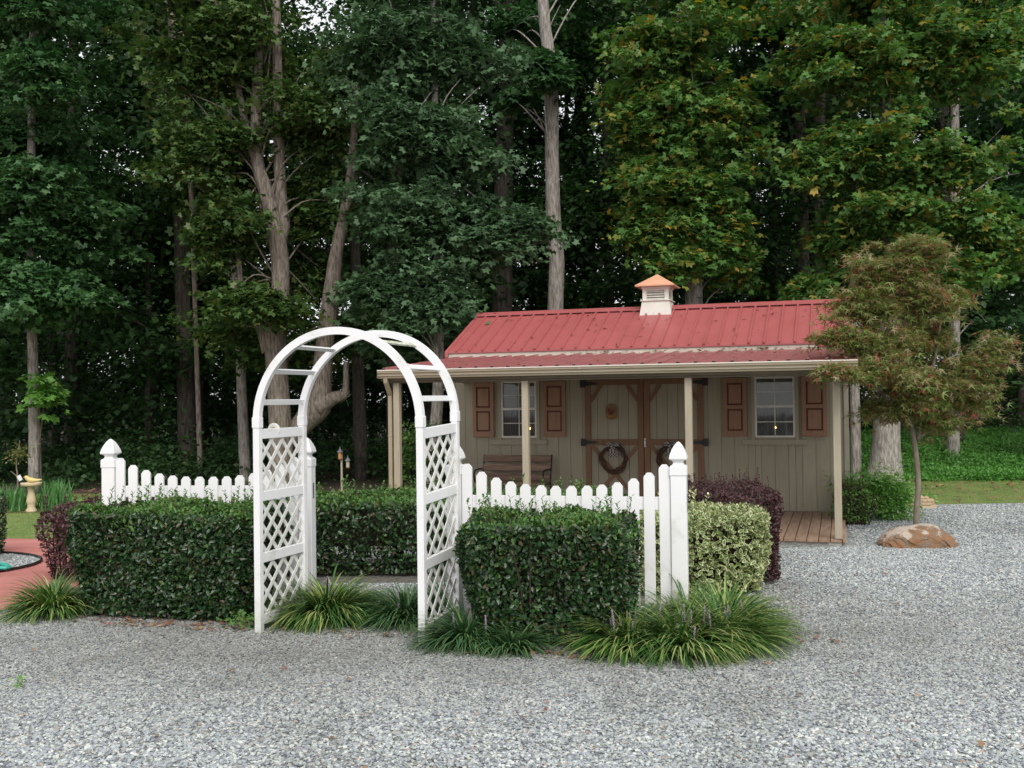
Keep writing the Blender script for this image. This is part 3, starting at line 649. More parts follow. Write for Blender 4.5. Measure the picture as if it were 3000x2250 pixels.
# candle lamps glowing in both windows
def em(name, c, s):
    m, nt, b = newmat(name); b.inputs['Emission Color'].default_value = (*c, 1); b.inputs['Emission Strength'].default_value = s; b.inputs['Base Color'].default_value = (*c, 1); return m
M['flame'] = em('candle glow', (1, .55, .16), 9); M['candle'] = flat('ivory candle', (.30, .27, .22), .6)
for u, lab in ((-1.0, 'small lit electric candle in the right shed window'), (-4.95, 'small lit electric candle in the left shed window, beside the porch post')):
    c = empty('window_candle', hpos(u, NW + .0, 1.24), HR, label=lab, cat='candle', group='candles in the shed windows')
    MB().lathe([(.03, 0), (.03, .008), (.008, .012), (.0075, .105)], 10).obj('stick', M['candle'], c)
    MB().lathe([(.004, .105), (.0085, .115), (.008, .13), (.002, .145)], 10).obj('bulb', M['flame'], c, smooth=True)

# ---------------------------------------------------------------- white arbor
AW, AD = 1.437, .70
arb = empty('garden_arbor', (-2.06, 8.42, 0), R(-19), label='tall white vinyl garden arch with lattice sides standing at the gravel edge', cat='garden arch')
def twist(o, k=.028):
    """the back right foot stands slightly higher"""
    me = o.data; mw = o.location
    for v in me.vertices:
        s = (v.co.x + mw[0]) / AW * max(0, (v.co.y + mw[1])) / AD; v.co.z += k * s
    return o
pw = .056
for (x, y) in ((0, 0), (AW, 0), (0, AD), (AW, AD)):
    h = pw / 2
    twist(box('post', M['vinyl'], arb, x - h, x + h, y - h, y + h, -.03, 1.655, .003))
    s = h + .005; sv = MB()
    sv.box(x - s, x + s, y - s, y + s, 1.65, 1.735, .003)
    twist(sv.obj('sleeve', M['vinyl'], arb))
for y in (0, AD):
    c0, zc, ro, ri, dd = AW / 2, 1.695, AW / 2 + .029, AW / 2 - .030, .024
    v, f = [], []; n = 56
    for i in range(n + 1):
        a = math.pi * i / n
        for r_, yy in ((ri, -dd), (ro, -dd), (ro, dd), (ri, dd)): v.append((c0 + r_ * math.cos(a), y + yy, zc + r_ * math.sin(a)))
    for i in range(n):
        for k in range(4): f.append((4 * i + k, 4 * i + (k + 1) % 4, 4 * i + 4 + (k + 1) % 4, 4 * i + 4 + k))
    twist(MB().add(v, f).obj('arch_rail', M['vinyl'], arb))
M['mossy'] = surf('algae stained vinyl', (.30, .33, .18), (.72, .72, .66), (14, 14, 14), .6, 0)
for i, a in enumerate((13, 35, 57, 88, 121, 145, 167)):
    r_ = AW / 2 - .004; a = R(a); c = (AW / 2 - r_ * math.cos(a), 0, 1.695 + r_ * math.sin(a))
    m = MB().box(-.008, .008, .0245, AD - .0245, -.022, .022, .002)
    o = m.obj('rung', M['mossy'] if i == 4 else M['vinyl'], arb, loc=c, rot=(0, -(math.pi / 2 - a) if False else (a - math.pi / 2) + math.pi / 2 - 0 * a, 0))
    o.rotation_euler = (0, a + 0, 0)
    o.location.z += .028 * c[0] / AW * .5
zr = [(1.56, 1.64), (1.055, 1.134), (.556, .636), (.06, .14)]
for x in (0, AW):
    for (a, b) in zr:
        twist(box('side_rail', M['vinyl'], arb, x - .019, x + .019, pw / 2, AD - pw / 2, a, b, .003))
    for (lo, hi) in ((.14, .556), (.636, 1.055), (1.134, 1.56)):
        y0, y1 = pw / 2 + .002, AD - pw / 2 - .002; P = .165; ww = .020
        for sgn in (1, -1):
            c = -1.2
            while c < 1.8:
                pts = []
                # line z-lo = sgn*(y - c)
                for (yy) in (y0, y1):
                    z = lo + sgn * (yy - c)
                    if lo <= z <= hi: pts.append((yy, z))
                for z in (lo, hi):
                    yy = c + sgn * (z - lo)
                    if y0 < yy < y1: pts.append((yy, z))
                if len(pts) >= 2:
                    pts.sort(); (ya, za), (yb, zb) = pts[0], pts[-1]
                    if math.hypot(ya - yb, za - zb) > .05:
                        xx = x + sgn * .0035
                        twist(MB().bar((xx, ya, za), (xx, yb, zb), ww * 1.7, .006, up=(1, 0, 0)).obj('lattice_slat', M['lattice'], arb))
                c += P
tp = empty('round_garden_plate', (-2.06 + .30 * math.sin(R(19)) - .03, 8.42 + .30 * math.cos(R(19)), 1.606), R(-19), label='small round white ornamental disc resting on the left top rail of the arch', cat='ornament')
mm = MB().lathe([(.001, -.008), (.05, -.008), (.057, -.004), (.057, .004), (.05, .008), (.001, .008)], 28)
mm.obj('disc', M['lattice'], tp, loc=(0, 0, .02), rot=(R(90), 0, 0)); MB().lathe([(.02, .009), (.024, .012), (.038, .009)], 24).obj('inner_ring', M['fascia'], tp, loc=(0, 0, .02), rot=(R(90), 0, 0))

# ---------------------------------------------------------------- picket fences
def fence(ax, ay, bx, by, z0, lab, lefthinge):
    L = math.hypot(bx - ax, by - ay); ang = math.atan2(by - ay, bx - ax)
    f = empty('picket_fence', (ax, ay, 0), ang, label=lab, cat='fence', group='white picket fence panels')
    P = .127
    for k, x in enumerate((0, L)):
        h = P / 2
        p = box('fence_post', M['vinyl'], f, x - h, x + h, -h, h, -.05, 1.255 + z0, .005)
        cap = MB().box(x - .069, x + .069, -.069, .069, 1.225 + z0, 1.292 + z0, .004)
        # gothic cap: square section profile
        prof = [(.069, 1.292), (.060, 1.304), (.046, 1.312), (.040, 1.325), (.042, 1.338), (.056, 1.350), (.069, 1.356), (.071, 1.366), (.064, 1.395), (.050, 1.430), (.032, 1.465), (.014, 1.488), (.002, 1.497)]
        v, q = [], []
        for r_, z in prof: v += [(x - r_, -r_, z + z0), (x + r_, -r_, z + z0), (x + r_, r_, z + z0), (x - r_, r_, z + z0)]
        for i in range(len(prof) - 1):
            for j in range(4): q.append((4 * i + j, 4 * i + (j + 1) % 4, 4 * i + 4 + (j + 1) % 4, 4 * i + 4 + j))
        q.append(tuple(4 * (len(prof) - 1) + j for j in range(4))); cap.add(v, q); cap.obj('post_cap', M['vinyl'], p)
        if k == 1:
            box('mortise_shade_plate', M['slot_shade'], p, x + h - .001, x + h + .0012, -.022, .016, .93 + z0, 1.075 + z0)  # dark plate on the post face, shade of the slot painted on
    n = 14; y0 = -.052
    rail0 = P / 2
    for (a, b) in ((.945, 1.05), (.06, .16)):
        box('fence_rail', M['vinyl'], f, rail0, L - rail0, -.019, .019, a + z0, b + z0, .003)
    x0, x1 = P / 2 + .046, L - P / 2 - .046
    for i in range(n):
        s = -1 + 2 * i / (n - 1); x = x0 + (x1 - x0) * i / (n - 1)
        top = 1.135 + .18 * abs(s) ** 2.8 + z0; h = .044; c = .026
        poly = [(-h, .03), (h, .03), (h, top - c - .006), (h - c, top), (-h + c, top), (-h, top - c - .006)]
        o = MB().prism(poly, -.041, -.0195).obj('picket', M['vinyl'], f, loc=(x, 0, 0))
        o.rotation_euler = (0, random.uniform(-.004, .004), 0)
    if lefthinge:
        h = MB().box(-.04, .045, -.012, -.0, -.055, .055, .002); hp = h.obj('bracket_plate', M['vinyl'], f, loc=(L - .055, -.066, 1.15 + z0))
        for sx in (-.015, .03):
            for sz in (-.035, .035): hp.data
    return f
fence(-3.83, 9.93, -1.915, 9.68, .03, 'left white scalloped picket fence panel rising behind the big dark hedge', True)
fence(-.49, 8.86, 1.336, 8.40, .0, 'right white scalloped picket fence panel with pointed end post beside the variegated bush', False)

# ---------------------------------------------------------------- hedges
def qinterp(q, a, b):
    p = [(1 - a) * (1 - b), a * (1 - b), a * b, (1 - a) * b]; return sum(w_ * np.array(c) for w_, c in zip(p, q))
def bumpn(P, s=1.0, seed=0):
    r = np.random.default_rng(seed); out = np.zeros(len(P))
    for k in range(9):
        d = r.normal(size=3); d /= np.linalg.norm(d); fr = r.uniform(2.5, 9) * s
        out += np.sin(P @ d * fr * 2 + r.uniform(0, 6.28)) / 9
    return out
def hedge(name, quad, h0, h1, leaf, mat, topmat, lab, cat, per=3000, lump=.07, shoots=30, tmpl=T_OVAL, round_=.12, seed=1, group=None, taper=.93, bot=.04, gap=None):
    c = np.mean(quad, axis=0); t = empty(name, (c[0], c[1], 0), 0, label=lab, cat=cat, group=group)
    q = [np.array(p) - c for p in quad]; q3 = [np.array([p[0], p[1]]) for p in q]
    # sample unit-cube surface (5 sides), map to footprint
    e = [np.linalg.norm(q3[(i + 1) % 4] - q3[i]) for i in range(4)]
    hh = (h0 + h1) / 2; areas = [e[0] * hh, e[1] * hh, e[2] * hh, e[3] * hh, e[0] * e[1]]
    P, Nn = [], []
    for k in range(5):
        n = int(areas[k] * per * (1.25 if k == 4 else 1)); a, b = rng.random(n), rng.random(n)
        if k == 0: A, B, Z = a, 0 * a, b
        elif k == 1: A, B, Z = 0 * a + 1, a, b
        elif k == 2: A, B, Z = a, 0 * a + 1, b
        elif k == 3: A, B, Z = 0 * a, a, b
        else: A, B, Z = a, b, 0 * a + 1
        # round the edges in the unit square via superellipse squeeze
        u, v = A * 2 - 1, B * 2 - 1
        rr = (np.abs(u) ** 7 + np.abs(v) ** 7) ** (1 / 7); rr = np.maximum(rr, 1); rc = 1 / rr
        u, v = u * rc, v * rc
        edge = np.maximum(np.abs(u), np.abs(v)) ** 8
        zz = np.where(k == 4, 1 - .07 * edge, Z)
        tp_ = taper + (1 - taper) * np.clip(zz * 1.6, 0, 1)
        tp_ = tp_ * (1 - .045 * np.clip((zz - .82) / .18, 0, 1) ** 2 if k < 4 else 1)
        A2, B2 = (u * tp_ + 1) / 2, (v * tp_ + 1) / 2
        W = [(1 - A2) * (1 - B2), A2 * (1 - B2), A2 * B2, (1 - A2) * B2]
        xy = sum(w_[:, None] * p[None, :] for w_, p in zip(W, q3))
        Hh = h0 + (h1 - h0) * B2
        P.append(np.column_stack([xy, bot + (Hh - bot) * zz]))
        ce = xy / np.maximum(.01, np.linalg.norm(xy, axis=1, keepdims=True))
        if k == 4: nn = np.column_stack([xy * .25, np.ones(len(xy))])
        else:
            d = q3[(k + 1) % 4] - q3[k]; o = np.array([d[1], -d[0]]) / np.linalg.norm(d)
            nn = np.column_stack([np.tile(o, (len(xy), 1)), .15 * np.ones(len(xy))])
            if k == 2 or k == 3 or True:
                sgn = np.sign(np.sum(nn[:, :2] * ce, axis=1)); sgn[sgn == 0] = 1; nn[:, :2] *= sgn[:, None]
        Nn.append(norm(nn))
    P, Nn = np.concatenate(P), np.concatenate(Nn)
    b = bumpn(P + np.array([*c, 0]), 1, seed)
    dep = np.abs(rng.normal(0, .05, len(P))) * 1.0
    P = P + Nn * (b * lump - dep + .01)[:, None]
    P[:, 2] = np.maximum(P[:, 2], .015)
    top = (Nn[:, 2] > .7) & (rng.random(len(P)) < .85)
    def put(sel, nm, mt, sz):
        p, n_ = P[sel], Nn[sel]; m_ = len(p)
        tip = norm(n_ * .7 + rdir(m_) * .75 + np.array([0, 0, -.10])); nr = norm(n_ + rdir(m_) * .7 + np.array([0, 0, .5]))
        s = leaf * sz * rng.uniform(.6, 1.35, m_)
        mobj(nm, scatter(nm, tmpl, p - tip * s[:, None] * .4, nr, tip, s), mt, t, kind='stuff')
        if name == 'variegated_bush':
            yy = norm(tip); zz = np.cross(norm(np.cross(yy, nr)), yy); zz = zz * np.sign(np.sum(zz * n_, 1))[:, None]
            mobj('leaf_centres', scatter('leaf_centres', tmpl, p - tip * s[:, None] * .26 + zz * .0022, nr, tip, s * .66), M['varigreen'], t, kind='stuff')
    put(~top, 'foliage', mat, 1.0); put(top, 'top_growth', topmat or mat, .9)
    # stems and a solid dark block that paints in the inner shade
    core = MB(); kk = .12
    n = 9
    for i in range(n):
        for j in range(4):
            a, b_ = .12 + .76 * i / (n - 1), .18 + .64 * j / 3
            p = qinterp(q3, a, b_); hx = (h0 + (h1 - h0) * b_)
            for r_ in range(3):
                ang = random.uniform(0, 6.28); sp = random.uniform(.03, .12)
                core.tube([(p[0], p[1], 0), (p[0] + math.cos(ang) * sp, p[1] + math.sin(ang) * sp, hx * .5), (p[0] + math.cos(ang) * sp * 1.8, p[1] + math.sin(ang) * sp * 1.8, hx * .86)], [.009, .007, .003], 5, False)
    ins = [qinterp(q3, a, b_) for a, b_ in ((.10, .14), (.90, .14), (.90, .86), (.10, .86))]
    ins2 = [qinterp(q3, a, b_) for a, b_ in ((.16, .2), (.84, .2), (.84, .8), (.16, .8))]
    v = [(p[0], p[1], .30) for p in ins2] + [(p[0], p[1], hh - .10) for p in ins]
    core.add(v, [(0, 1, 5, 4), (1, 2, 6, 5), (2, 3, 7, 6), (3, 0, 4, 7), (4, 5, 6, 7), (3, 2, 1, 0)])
    core.obj('stems_dark_core', M['twig_and_core'], t, kind='stuff')
    if shoots:
        sp, st_, sn, ss = [], [], [], []; tw = MB()
        for i in range(shoots):
            a, b_ = random.uniform(.05, .95), random.uniform(.05, .95); p = qinterp(q3, a, b_); z = h0 + (h1 - h0) * b_
            ln = random.uniform(.05, .17); lx, ly = random.uniform(-.04, .04), random.uniform(-.04, .04)
            tw.tube([(p[0], p[1], z - .06), (p[0] + lx, p[1] + ly, z + ln)], [.003, .0012], 4, False)
            m_ = int(ln / .016) + 2
            for j in range(m_):
                fq = (j + 1) / m_; ang = j * 2.4 + random.uniform(-.5, .5)
                sp.append((p[0] + lx * fq, p[1] + ly * fq, z + ln * fq)); tt = (math.cos(ang) * .8, math.sin(ang) * .8, .7)
                st_.append(tt); sn.append((-tt[0] * .5, -tt[1] * .5, .9)); ss.append(leaf * random.uniform(.5, .95))
        tw.obj('shoot_stems', M['twig_and_core'], t, kind='stuff')
        mobj('shoots', scatter('shoots', tmpl, np.array(sp), np.array(sn), np.array(st_), np.array(ss)), topmat or mat, t, kind='stuff')
    return t
GH = 'clipped evergreen hedges around the fence'
hedge('clipped_hedge', [(-3.95, 9.12), (-2.18, 8.58), (-2.05, 9.50), (-3.72, 9.80)], .915, .965, .046, M['hedge'], M['hedgetop'], 'large dark green clipped hedge in front of the left picket panel', 'hedge', 4600, shoots=60, seed=1, lump=.13, group=GH, taper=.87)
hedge('clipped_hedge', [(-.42, 7.86), (.84, 7.64), (1.02, 8.27), (-.32, 8.68)], .905, .955, .046, M['hedge'], M['hedgetop'], 'square dark green clipped hedge in front of the right picket panel', 'hedge', 4800, shoots=55, seed=2, lump=.13, group=GH, taper=.86)
hedge('clipped_hedge', [(-3.0, 11.05), (1.15, 10.75), (1.3, 11.7), (-3.0, 12.1)], .78, .83, .055, M['hedge'], M['hedgetop'], 'low dark green hedge seen through the arch, behind the fence line', 'hedge', 1900, shoots=120, seed=3, group=GH)
hedge('variegated_bush', [(1.05, 9.70), (2.38, 9.68), (2.48, 10.55), (1.15, 10.7)], .74, .80, .062, M['vari'], M['vari'], 'cream and green variegated bush beside the right end post of the fence', 'bush', 1700, lump=.10, shoots=8, seed=4, taper=.94)
hedge('burgundy_bush', [(1.75, 10.72), (2.62, 10.10), (2.82, 11.7), (1.75, 12.0)], .86, .90, .036, M['burg'], M['burg'], 'burgundy leaved bush behind the variegated bush, next to the porch', 'bush', 3000, lump=.09, shoots=90, seed=5, group='burgundy bushes')
hedge('burgundy_bush', [(-5.02, 10.95), (-4.1, 10.4), (-3.7, 11.9), (-4.92, 12.05)], .72, .80, .042, M['burg'], M['burg'], 'burgundy leaved bush at the left, beside the red path behind the big hedge', 'bush', 1500, lump=.09, shoots=60, seed=6, group='burgundy bushes', taper=.85)
hedge('round_shrub', [(-7.5, 12.0), (-6.30, 12.0), (-6.28, 13.1), (-7.5, 13.1)], .72, .76, .045, M['hedge'], M['hedgetop'], 'dark shrub cut off by the left edge, in the gravel island', 'shrub', 1500, shoots=10, seed=7)
# bushes at the right corner of the shed
hedge('small_reddish_bush', [(4.62, 14.75), (5.08, 14.7), (5.1, 15.1), (4.65, 15.15)], .50, .52, .035, M['box_leaf'], leafmat('brown green leaves', [(.04, .06, .02), (.11, .06, .03), (.05, .09, .02)]), 'narrow brownish green bush in front of the bright bush by the shed corner', 'bush', 2400, lump=.10, shoots=40, seed=9, taper=.8)

# ---------------------------------------------------------------- striped grass clumps
def clump(x, y, r, n, ln, lab, mat='lirio', spikes=8, bias=None, group='striped grass clumps along the bed'):
    t = empty('grass_clump', (x, y, 0), 0, label=lab, cat='ornamental grass', group=group)
    a = rng.uniform(0, 6.283, n); rr = r * np.sqrt(rng.random(n)) * .42
    roots = np.column_stack([np.cos(a) * rr, np.sin(a) * rr, 0 * a + .01]); az = a + rng.normal(0, .5, n)
    f = rr / (r * .42)
    me = blades('blades', roots, az, ln * rng.uniform(.65, 1.15, n), .08 + .95 * f + rng.normal(0, .12, n), rng.uniform(.013, .022, n), 1.2, 8)
    mobj('blades', me, M[mat], t, kind='stuff')
    for i in range(spikes):
        aa = random.uniform(0, 6.28); r0 = random.uniform(0, r * .6); h = random.uniform(.20, .34); lx, ly = random.uniform(-.06, .06), random.uniform(-.06, .06)
        X, Y = math.cos(aa) * r0, math.sin(aa) * r0; sp = MB()
        sp.tube([(X, Y, 0), (X + lx * .7, Y + ly * .7, h * .6), (X + lx, Y + ly, h)], [.0025, .002, .0015], 4, False)
        for k in range(26):
            q = .55 + .45 * k / 25; b = 2.4 * k; p = (X + lx * q + .009 * math.cos(b) * (1.2 - q), Y + ly * q + .009 * math.sin(b) * (1.2 - q), h * q)
            s = .0062; sp.add([(p[0] - s, p[1], p[2]), (p[0], p[1] - s, p[2]), (p[0] + s, p[1], p[2]), (p[0], p[1] + s, p[2]), (p[0], p[1], p[2] + s * 1.3), (p[0], p[1], p[2] - s)], [(0, 1, 4), (1, 2, 4), (2, 3, 4), (3, 0, 4), (1, 0, 5), (2, 1, 5), (3, 2, 5), (0, 3, 5)])
        sp.obj('flower_spike', M['spike'], t)
    return t
clump(.84, 7.72, .40, 950, .48, 'yellow striped grass clump at the right hedge corner, leftmost of the front row', spikes=10)
clump(1.20, 7.62, .42, 1050, .50, 'yellow striped grass clump in the middle of the front row, below the end post', spikes=9)
clump(1.54, 7.80, .42, 1050, .52, 'yellow striped grass clump in front of the variegated bush, right of the end post', spikes=5)
clump(1.34, 8.05, .36, 650, .56, 'taller grass clump pressed against the end post, behind the front row', spikes=2)
clump(1.66, 8.24, .42, 1050, .54, 'paler grass clump at the right end of the bed, against the gravel', 'lirio', 2)
clump(-1.60, 8.92, .46, 1500, .52, 'yellow striped grass clump inside the arch, right of its left lattice', spikes=8)
clump(-.92, 8.75, .36, 850, .44, 'green grass clump inside the arch, left of its right post', 'lirio_plain', 2)
clump(-.62, 9.10, .32, 500, .44, 'green grass clump at the gate post behind the arch', 'lirio_plain', 0)
clump(-.36, 7.95, .34, 700, .42, 'green grass clump at the foot of the right arch post, under the hedge', 'lirio_plain', 3)
clump(-.02, 7.74, .26, 300, .32, 'short green grass clump under the left half of the right hedge', 'lirio_plain', 0)
clump(-4.12, 9.32, .38, 900, .46, 'grass clump at the left end of the big hedge, hanging over the red path', 'lirio', 1)
wd = empty('weed_tuft', (-2.22, 8.58, 0), 0, label='small leafy weeds at the foot of the left arch post', cat='weeds')
n = 170; p = np.column_stack([rng.normal(0, .09, n), rng.normal(0, .06, n), rng.uniform(.01, .13, n)])
mobj('weed_leaves', scatter('weed_leaves', T_MAPLE, p, norm(rdir(n) + [0, -.3, 1.2]), norm(rdir(n) + [0, 0, .3]), rng.uniform(.015, .034, n)), M['hedgetop'], wd)
sd_ = empty('sprout', at(64, 1985, 6.85) * 1.0, 0, label='tiny green sprout alone in the gravel at the lower left', cat='weed'); sd_.location.z = 0
n = 40; p = np.column_stack([rng.normal(0, .02, n), rng.normal(0, .02, n), rng.uniform(.01, .08, n)])
mobj('sprout_leaves', scatter('sprout_leaves', T_DIA, p, norm(rdir(n) + [0, -.3, 1]), norm(rdir(n) + [0, 0, .8]), rng.uniform(.015, .03, n)), M['box_leaf'], sd_)

# ---------------------------------------------------------------- trees
def clusters(blobs, leaf, n_leaf, flat_=.38, spread=.42, up=1.1):
    """blobs: (x,y,z,rx,ry,rz,count) -> leaf arrays"""
    P, Nn, Tp, S = [], [], [], []
    for (x, y, z, rx, ry, rz, cnt) in blobs:
        d = rdir(cnt); r = np.minimum(np.abs(rng.normal(0, .62, cnt)) + .1, 1.45)
        C = np.array([x, y, z]) + d * r[:, None] * np.array([rx, ry, rz])
        for c in range(cnt):
            k_ = rng.lognormal(-.08, .42); m = max(4, int(n_leaf * min(k_, 2.0))); s = spread * rng.uniform(.75, 1.1) * min(k_, 2.0) ** .5
            q = rng.normal(size=(m, 3)) * .5; q[:, 2] = q[:, 2] * flat_ - .22 * np.abs(q[:, 0] ** 2 + q[:, 1] ** 2)
            out = d[c] * np.array([1, 1, .3])
            P.append(C[c] + q * s); rad = norm(q * np.array([1, 1, .3]) + 1e-6)
            Tp.append(norm(rad * .8 + out * .5 + rng.normal(size=(m, 3)) * .35 + np.array([0, 0, -.25])))
            Nn.append(norm(rng.normal(size=(m, 3)) * .55 + np.array([0, 0, up]) + out * .5)); S.append(leaf * rng.uniform(.45, 1.4, m))
    return np.concatenate(P), np.concatenate(Nn), np.concatenate(Tp), np.concatenate(S)
def limbs(mb, paths, n=10):
    for pts, rad in paths:
        P = [Vector(p) for p in pts]; Q, RR = [], []
        for i in range(len(P) - 1):
            for k in range(4):
                t = k / 4; a, b, c, d = P[max(0, i - 1)], P[i], P[i + 1], P[min(len(P) - 1, i + 2)]
                Q.append(.5 * ((2 * b) + (c - a) * t + (2 * a - 5 * b + 4 * c - d) * t * t + (3 * b - a - 3 * c + d) * t ** 3)); RR.append(rad[i] + (rad[i + 1] - rad[i]) * t)
        Q.append(P[-1]); RR.append(rad[-1]); mb.tube(Q, RR, n)
def tree(name, lab, base, paths, blobs, bark, leafm, leaf, n_leaf, tmpl=T_MAPLE, cat='tree', group=None, spread=.42, flat_=.38, twigs=True):
    t = empty(name, base, 0, label=lab, cat=cat, group=group); b = Vector(base); mb = MB()
    limbs(mb, [([Vector(p) - b for p in pts], rad) for pts, rad in paths], 12)
    bl = [(x - b.x, y - b.y, z - b.z, rx, ry, rz, c) for (x, y, z, rx, ry, rz, c) in blobs]
    if twigs and bl:
        main = [Vector(p) - b for p in paths[0][0]]
        for (x, y, z, rx, ry, rz, c) in bl:
            o = min(main, key=lambda p: (p - Vector((x, y, z - rz))).length)
            for k in range(3):
                o = min(main, key=lambda p: (p - Vector((x, y, z - rz))).length).lerp(random.choice(main), .18)
                e = Vector((x + random.uniform(-.7, .7) * rx, y + random.uniform(-.7, .7) * ry, z + random.uniform(-.6, .7) * rz)); e = o.lerp(e, .82); md = o.lerp(e, .5) + Vector((random.uniform(-.2, .2), random.uniform(-.2, .2), .2))
                limbs(mb, [([o, md, e], [.026, .017, .006])], 6)
    mb.obj('trunk', bark, t, smooth=True)
    if bl:
        P, Nn, Tp, S = clusters(bl, leaf, n_leaf, flat_, spread)
        mobj('crown', scatter('crown', tmpl, P, Nn, Tp, S), leafm, t)
    return t
def pb(px, py, Y, rxpx, rypx, cnt, ry=None):
    c = at(px, py, Y); k = Y / FPX; return (c.x, c.y, c.z, rxpx * k, ry if ry else rxpx * k * .7, rypx * k, cnt)
def path(Y, pts, radpx):
    k = Y / FPX; return ([at(x, y, Y) for x, y in pts], [r * k for r in radpx])
# left tree with low boughs
Y = 22.6
tree('broadleaf_tree', 'slim straight tree at far left with low leafy boughs, behind the birdbath', (at(105, 1440, Y).x, Y, 0),
     [path(Y, [(105, 1448), (103, 1300), (98, 1100), (92, 900), (88, 500), (90, 100), (92, -400)], [21, 17, 15, 14, 12, 10, 7])],
     [pb(60, 840, Y - 1, 210, 100, 95), pb(-60, 600, Y, 230, 170, 90), pb(170, 640, Y, 190, 150, 85), pb(60, 400, Y + .5, 260, 120, 70), pb(230, 870, Y - .6, 100, 45, 26), pb(60, 40, Y + 1, 320, 180, 70), pb(95, 180, Y - 1, 110, 110, 34), pb(80, 500, Y - 1, 90, 80, 22), pb(60, 20, Y - .8, 130, 80, 26), pb(-40, 1040, Y + .2, 120, 60, 22)],
     M['bark_pale'], M['maple_leaf'], .11, 88, twigs=False)
tree('vine_sprig', 'bright green leafy sprig growing low on the far left trunk', (at(125, 1180, 22.2).x, 22.3, 0), [path(22.3, [(118, 1448), (118, 1300), (140, 1120)], [3, 2.5, 2])], [pb(140, 1160, 22.2, 45, 85, 22)], M['bark_dark'], M['box_leaf'], .14, 12, group=None, cat='vine', spread=.25, twigs=False)
# big old tree behind the arch
Y = 21.5
oakp = [path(Y, [(830, 1475), (826, 1380), (822, 1250), (812, 1080), (806, 980), (822, 830), (812, 705), (778, 560), (752, 470), (748, 313), (760, 78), (770, -300)], [48, 38, 33, 31, 34, 26, 26, 22, 18, 15, 13, 8]),
        path(Y + .1, [(812, 760), (830, 660), (822, 588), (815, 392), (807, 78), (800, -300)], [16, 19, 18, 16, 14, 8]),
        path(Y, [(790, 1030), (760, 940), (715, 870), (700, 780), (690, 640)], [24, 16, 10, 8, 3]),
        path(Y + .2, [(850, 1290), (895, 1232), (935, 1190), (942, 1120), (955, 980), (972, 860), (985, 740), (1010, 620), (1030, 480), (1045, 250)], [30, 34, 38, 30, 26, 26, 19, 16, 13, 8]),
        path(Y + .1, [(930, 1195), (975, 1168), (1005, 1158), (1014, 1140), (1014, 1060)], [28, 20, 16, 10, 7]),
        path(Y, [(980, 890), (1010, 845), (1070, 805), (1110, 792), (1158, 786)], [12, 10, 8, 6, 3]), path(Y - .1, [(985, 890), (1030, 860), (1060, 822)], [7, 6, 3]),
        path(Y, [(752, 480), (720, 380), (690, 230), (640, 60), (600, -200)], [16, 12, 9, 7, 4])]
tree('old_oak', 'large gnarled grey trunk forking behind the arch, with heavy curved side limb', (at(830, 1470, Y).x, Y, 0), oakp,
     [pb(600, 180, Y, 170, 130, 66), pb(600, 420, Y - .2, 140, 130, 52), pb(660, 640, Y - .3, 90, 80, 26), pb(640, 720, Y, 80, 60, 18), pb(930, 620, Y + .8, 110, 110, 40), pb(930, 380, Y + .5, 130, 130, 48), pb(780, 200, Y + 1.0, 120, 120, 34), pb(700, 480, Y + .9, 80, 80, 20), pb(880, 300, Y - .5, 70, 60, 16),
      pb(720, 870, Y - .7, 90, 45, 24), pb(800, 900, Y - .8, 70, 35, 14), pb(900, 800, Y + 1.3, 110, 90, 26), pb(880, 1010, Y + 1.4, 130, 60, 30), pb(670, 960, Y + .8, 90, 50, 14), pb(690, 60, Y - .4, 130, 80, 34), pb(600, -80, Y, 300, 120, 50), pb(1000, 200, Y + 1, 110, 120, 30), pb(1040, 960, Y + 1.5, 90, 60, 14)],
     M['bark_mid'], M['oak_leaf'], .10, 92, spread=.46)
tree('slender_tree', 'slender pale trunk left of the large forked trunk', (at(716, 1330, 24).x, 24, 0), [path(24, [(722, 1420), (716, 1310), (707, 1100), (700, 900), (692, 790), (685, 700), (675, 500), (665, 100)], [18, 16, 14, 14, 16, 14, 8, 5]), path(24, [(697, 810), (675, 765), (655, 745)], [9, 7, 3])], [pb(560, 560, 25, 120, 120, 26)], M['bark_pale'], M['oak_leaf'], .16, 22)
tree('dead_snag', 'bare broken dead branch high at upper left', (at(500, 1400, 24).x, 24, 0), [path(24, [(590, 1420), (575, 1000), (560, 600), (540, 200), (530, 110), (505, 60), (480, -10)], [8, 7, 7, 7, 9, 8, 6])], [], M['bark_mid'], None, 0, 0)
# centre tree with grey-green leaves
Y = 20.6
tree('grey_green_tree', 'dense grey-green leaved tree left of the shed roof', (at(1275, 1400, Y).x, Y, 0),
     [path(Y, [(1262, 1430), (1272, 1300), (1284, 1150), (1286, 950), (1282, 700), (1275, 400), (1270, 100), (1265, -300)], [22, 19, 17, 15, 13, 12, 9, 6])],
     [pb(1130, 850, Y - .5, 110, 70, 40), pb(1280, 860, Y - .8, 120, 80, 44), pb(1200, 640, Y - .6, 150, 110, 66), pb(1390, 700, Y - .4, 130, 90, 44), pb(1500, 660, Y - .4, 110, 45, 28), pb(1170, 380, Y - .5, 150, 140, 74), pb(1330, 440, Y - .2, 140, 130, 56), pb(1150, 120, Y, 160, 130, 66), pb(1330, 160, Y, 160, 120, 58), pb(1200, -120, Y, 240, 120, 50), pb(1170, 990, Y + 1.2, 130, 50, 26)],
     M['bark_pale'], M['grey_leaf'], .10, 88)
